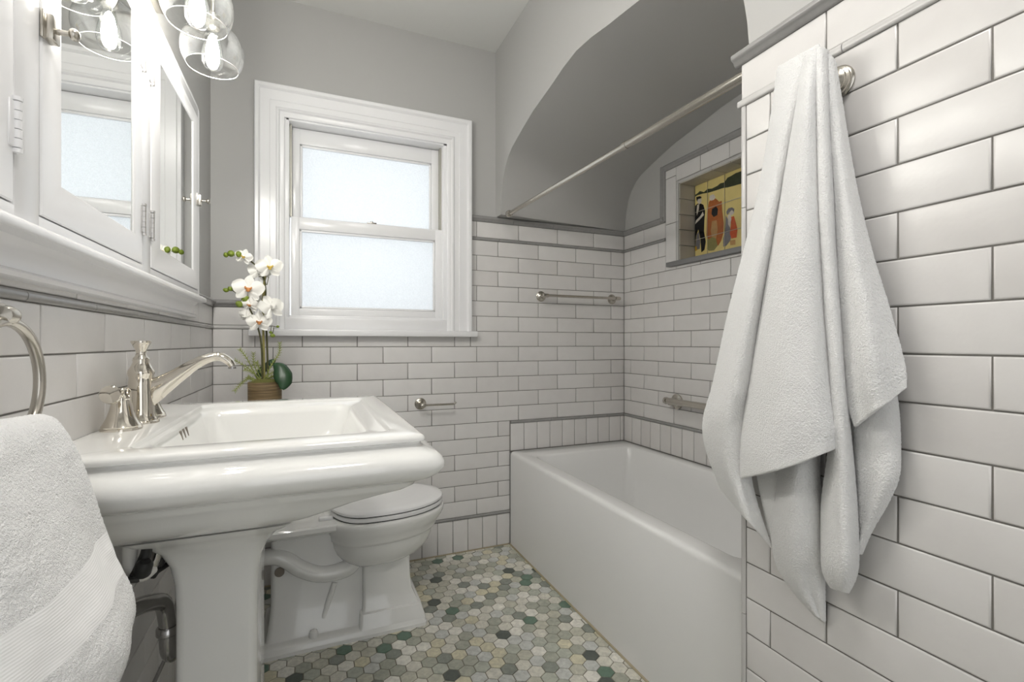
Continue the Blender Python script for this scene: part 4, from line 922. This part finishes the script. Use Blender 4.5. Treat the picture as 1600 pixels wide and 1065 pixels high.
def interp(lst, t):
    n = len(lst)-1; f_ = min(max(t, 0), 1)*n; i = min(int(f_), n-1); k_ = f_-i
    p0, p1, p2, p3 = lst[max(i-1, 0)], lst[i], lst[i+1], lst[min(i+2, n)]
    def c(a, b_, c_, d_): return 0.5*((2*b_)+(c_-a)*k_+(2*a-5*b_+4*c_-d_)*k_*k_+(3*b_-a-3*c_+d_)*k_**3)
    if isinstance(p0, (tuple, list)): return tuple(c(*q) for q in zip(p0, p1, p2, p3))
    return c(p0, p1, p2, p3)
def sheet(m, L_, R_, oL, oR, bulge, nu=18, nv=46, hem=0.05, seed=0, sag=0.0, curl=0.0, hm=1):
    v = []; f = []
    for j_ in range(nv+1):
        t = j_/nv; l = interp(L_, t); r = interp(R_, t); a = interp(oL, t); b_ = interp(oR, t); g = interp(bulge, t)
        for i in range(nu+1):
            s = i/nu; px = l[0]+(r[0]-l[0])*s; py = l[1]+(r[1]-l[1])*s + sag*math.sin(PI*s)*max(0, (t-0.8)/0.2)
            off = a+(b_-a)*s+1.12*g*(math.sin(PI*s)**0.75 if 0 < s < 1 else 0)+0.007*t*math.sin(PI*s)*math.sin(PI*(2.6*s+seed*0.7+0.5*t))
            nz = noise.noise(Vector((px*0.02+seed, py*0.006, seed*3.1)))*0.006*min(1, t*4)+noise.noise(Vector((px*0.06+seed*2, py*0.05, 1.7)))*0.0018
            off += nz+curl*max(0, (t-0.9)/0.1)**2
            v.append(atx(XS-max(off, 0.004), px, py))
    hj = int(nv*(1-hem))
    for j_ in range(nv):
        for i in range(nu):
            m.add([], [], True) if False else None
            f.append((j_*(nu+1)+i, j_*(nu+1)+i+1, (j_+1)*(nu+1)+i+1, (j_+1)*(nu+1)+i))
    n0 = len(m.v); m.v += [tuple(p) for p in v]
    for idx, q in enumerate(f):
        m.f.append(tuple(k_+n0 for k_ in q)); m.sm.append(True); m.mi.append(hm if idx//nu >= hj else 0)
tw = MB()
sheet(tw, [(1216, 104), (1206, 180), (1186, 300), (1161, 400), (1138, 490), (1114, 600), (1099, 655), (1103, 700), (1127, 765)],
      [(1266, 76), (1252, 150), (1226, 290), (1207, 400), (1192, 490), (1176, 600), (1168, 660), (1176, 760), (1208, 860)],
      [0.020, 0.024, 0.026, 0.030, 0.034, 0.036, 0.036, 0.034, 0.032], [0.060, 0.048, 0.046, 0.046, 0.046, 0.046, 0.044, 0.036, 0.022],
      [0.010, 0.032, 0.040, 0.044, 0.046, 0.044, 0.040, 0.030, 0.016], seed=1, hem=0.06)
sheet(tw, [(1258, 82), (1246, 150), (1219, 290), (1200, 400), (1185, 490), (1169, 600), (1158, 690), (1157, 748)],
      [(1280, 68), (1276, 150), (1280, 290), (1284, 400), (1288, 490), (1298, 600), (1305, 660), (1306, 700)],
      [0.060, 0.050, 0.048, 0.048, 0.050, 0.054, 0.060, 0.062], [0.070, 0.066, 0.064, 0.064, 0.066, 0.068, 0.072, 0.074],
      [0.006, 0.030, 0.042, 0.050, 0.054, 0.054, 0.050, 0.046], nu=24, seed=2, hem=0.03, sag=6)
sheet(tw, [(1274, 70), (1274, 150), (1277, 290), (1282, 400), (1287, 490), (1296, 600), (1296, 700), (1284, 790), (1285, 885), (1300, 918)],
      [(1292, 78), (1294, 150), (1301, 290), (1306, 400), (1312, 490), (1320, 600), (1328, 680), (1338, 790), (1340, 885), (1324, 926)],
      [0.068, 0.060, 0.056, 0.054, 0.054, 0.052, 0.046, 0.036, 0.032, 0.034], [0.055, 0.050, 0.048, 0.046, 0.046, 0.044, 0.040, 0.034, 0.030, 0.032],
      [0.008, 0.026, 0.032, 0.034, 0.034, 0.034, 0.036, 0.040, 0.040, 0.014], nu=14, nv=54, seed=3, hem=0.03)
sheet(tw, [(1288, 75), (1291, 150), (1299, 290), (1304, 400), (1310, 490), (1318, 600), (1336, 668)],
      [(1303, 96), (1312, 150), (1336, 290), (1363, 400), (1388, 480), (1412, 565), (1416, 606)],
      [0.055, 0.046, 0.044, 0.044, 0.044, 0.044, 0.050], [0.040, 0.030, 0.024, 0.022, 0.022, 0.026, 0.034],
      [0.004, 0.018, 0.026, 0.030, 0.030, 0.030, 0.020], nu=20, seed=4, hem=0.045)
sheet(tw, [(1222, 560), (1222, 660), (1214, 760), (1207, 850), (1226, 905), (1276, 962)],
      [(1280, 560), (1282, 660), (1280, 740), (1288, 820), (1288, 900), (1288, 972)],
      [0.030, 0.026, 0.022, 0.018, 0.014, 0.012], [0.030, 0.026, 0.022, 0.016, 0.010, 0.008], [0.030, 0.036, 0.044, 0.046, 0.030, 0.006], nu=18, nv=36, seed=5, hem=0.04)
sheet(tw, [(1322, 560), (1328, 650), (1333, 720), (1335, 765), (1336, 800), (1337, 835), (1338, 864)],
      [(1392, 560), (1403, 635), (1406, 695), (1404, 742), (1386, 785), (1362, 825), (1344, 866)],
      [0.022, 0.020, 0.018, 0.016, 0.016, 0.016, 0.016], [0.012, 0.012, 0.016, 0.022, 0.022, 0.020, 0.018], [0.014, 0.020, 0.024, 0.022, 0.016, 0.010, 0.004], nu=16, nv=30, seed=6, hem=0.05)
sheet(tw, [(1172, 600), (1176, 690), (1186, 760), (1206, 850)], [(1240, 600), (1236, 690), (1232, 770), (1226, 860)],
      [0.03, 0.028, 0.022, 0.016], [0.014, 0.012, 0.010, 0.008], [0.01, 0.012, 0.012, 0.006], nu=10, nv=20, seed=7, hem=0.05)
def loops(o, levels, strength, hem_slots=()):
    # terry pile as real relief
    o.modifiers['smooth'].levels = levels; o.modifiers['smooth'].render_levels = levels
    tx = bpy.data.textures.new('terry_pile', 'CLOUDS'); tx.noise_scale = 0.0032; tx.noise_depth = 1
    md = o.modifiers.new('pile', 'DISPLACE'); md.texture = tx; md.texture_coords = 'LOCAL'; md.strength = strength; md.mid_level = 0.5
    vg = o.vertex_groups.new(name='pile'); flat = {v for p in o.data.polygons if p.material_index in hem_slots for v in p.vertices}
    vg.add([v.index for v in o.data.vertices if v.index not in flat], 1.0, 'REPLACE'); md.vertex_group = 'pile'
two = tw.build('bath_towel', [terry_m, hem_m], None, sub=1, solid=0.0075)
loops(two, 3, 0.0019, (1,))
tag(two, 'large white terry bath towel hanging in folds from the hook on the right wall', 'towel')

# ------------------------------------------------------------------ towel ring and hand towel at the left edge
rg = empty('towel_ring', (XL, 0.75, 1.02), 'brushed nickel towel ring on the left wall beside the sink', 'towel ring')
RC = Vector((-0.330, 0.752, 1.030)); RRr = 0.076
m = MB(); ringpts = [RC+Vector((0, RRr*math.cos(2*PI*i/48), RRr*math.sin(2*PI*i/48))) for i in range(49)]
m.tube(ringpts, 0.0065, 12, cap=False, smooth_path=False); m.build('ring', nickel, rg)
MB().lathe([(0.0, 0), (0.028, 0), (0.029, 0.004), (0.024, 0.009), (0.018, 0.014), (0.010, 0.022), (0.010, 0.05)], (XL, 0.752, 1.118), (1, 0, 0), 24).build('post', nickel, rg)
MB().lathe([(0.0, -0.012), (0.010, -0.010), (0.012, 0.0), (0.010, 0.010), (0.0, 0.012)], (-0.330, 0.752, 1.113), (0, 1, 0), 16).build('knuckle', nickel, rg)
ht = MB()
RL = [(-0.318, 0.986), (-0.303, 0.980), (-0.289, 0.955), (-0.275, 0.915), (-0.262, 0.872), (-0.246, 0.820), (-0.231, 0.775), (-0.219, 0.737), (-0.224, 0.700), (-0.250, 0.665), (-0.290, 0.640)]
def ring_sheet(m, edge, y_right, y_left, xl_shift, bul, nu=26, nv=48, band=None, seed=0, dx=0.0):
    n0 = len(m.v)
    for j_ in range(nv+1):
        t = j_/nv; x, z = interp(edge, t)
        for i in range(nu+1):
            s = i/nu; ang = s*PI*0.62
            yy = y_right+(y_left-y_right)*s; k_ = t**0.8
            xx = x+dx - xl_shift*(1-math.cos(ang))*0.5*k_ + bul*math.sin(PI*min(1, s*1.3))*0.5*k_
            zz = z - 0.05*s*k_*0.6 + (0.008*math.sin(PI*s) if t < 0.2 else 0)
            nz = noise.noise(Vector((yy*14+seed, zz*7, seed)))*0.014*k_+0.006*k_*math.sin(9*s+6*t+seed)+noise.noise(Vector((yy*60, zz*60, seed+2)))*0.0025
            m.v.append((xx+nz, yy-nz*0.5, zz))
    for j_ in range(nv):
        t = j_/nv
        for i in range(nu):
            m.f.append(tuple(n0+k_ for k_ in (j_*(nu+1)+i, j_*(nu+1)+i+1, (j_+1)*(nu+1)+i+1, (j_+1)*(nu+1)+i))); m.sm.append(True)
            m.mi.append(1 if band and band[0] <= t < band[1] else 0)
ring_sheet(ht, RL, 0.795, 0.46, 0.05, 0.035, band=(0.46, 0.60), seed=1)
ring_sheet(ht, [(x-0.026, z-0.008) for x, z in RL[:-1]]+[(-0.31, 0.60)], 0.800, 0.50, 0.03, 0.02, seed=5)
hto = ht.build('hand_towel', [terry_m, rib_m], None, sub=1, solid=0.010)
loops(hto, 3, 0.0016, (1,))
tag(hto, 'white hand towel with a ribbed border draped through the left towel ring', 'towel')
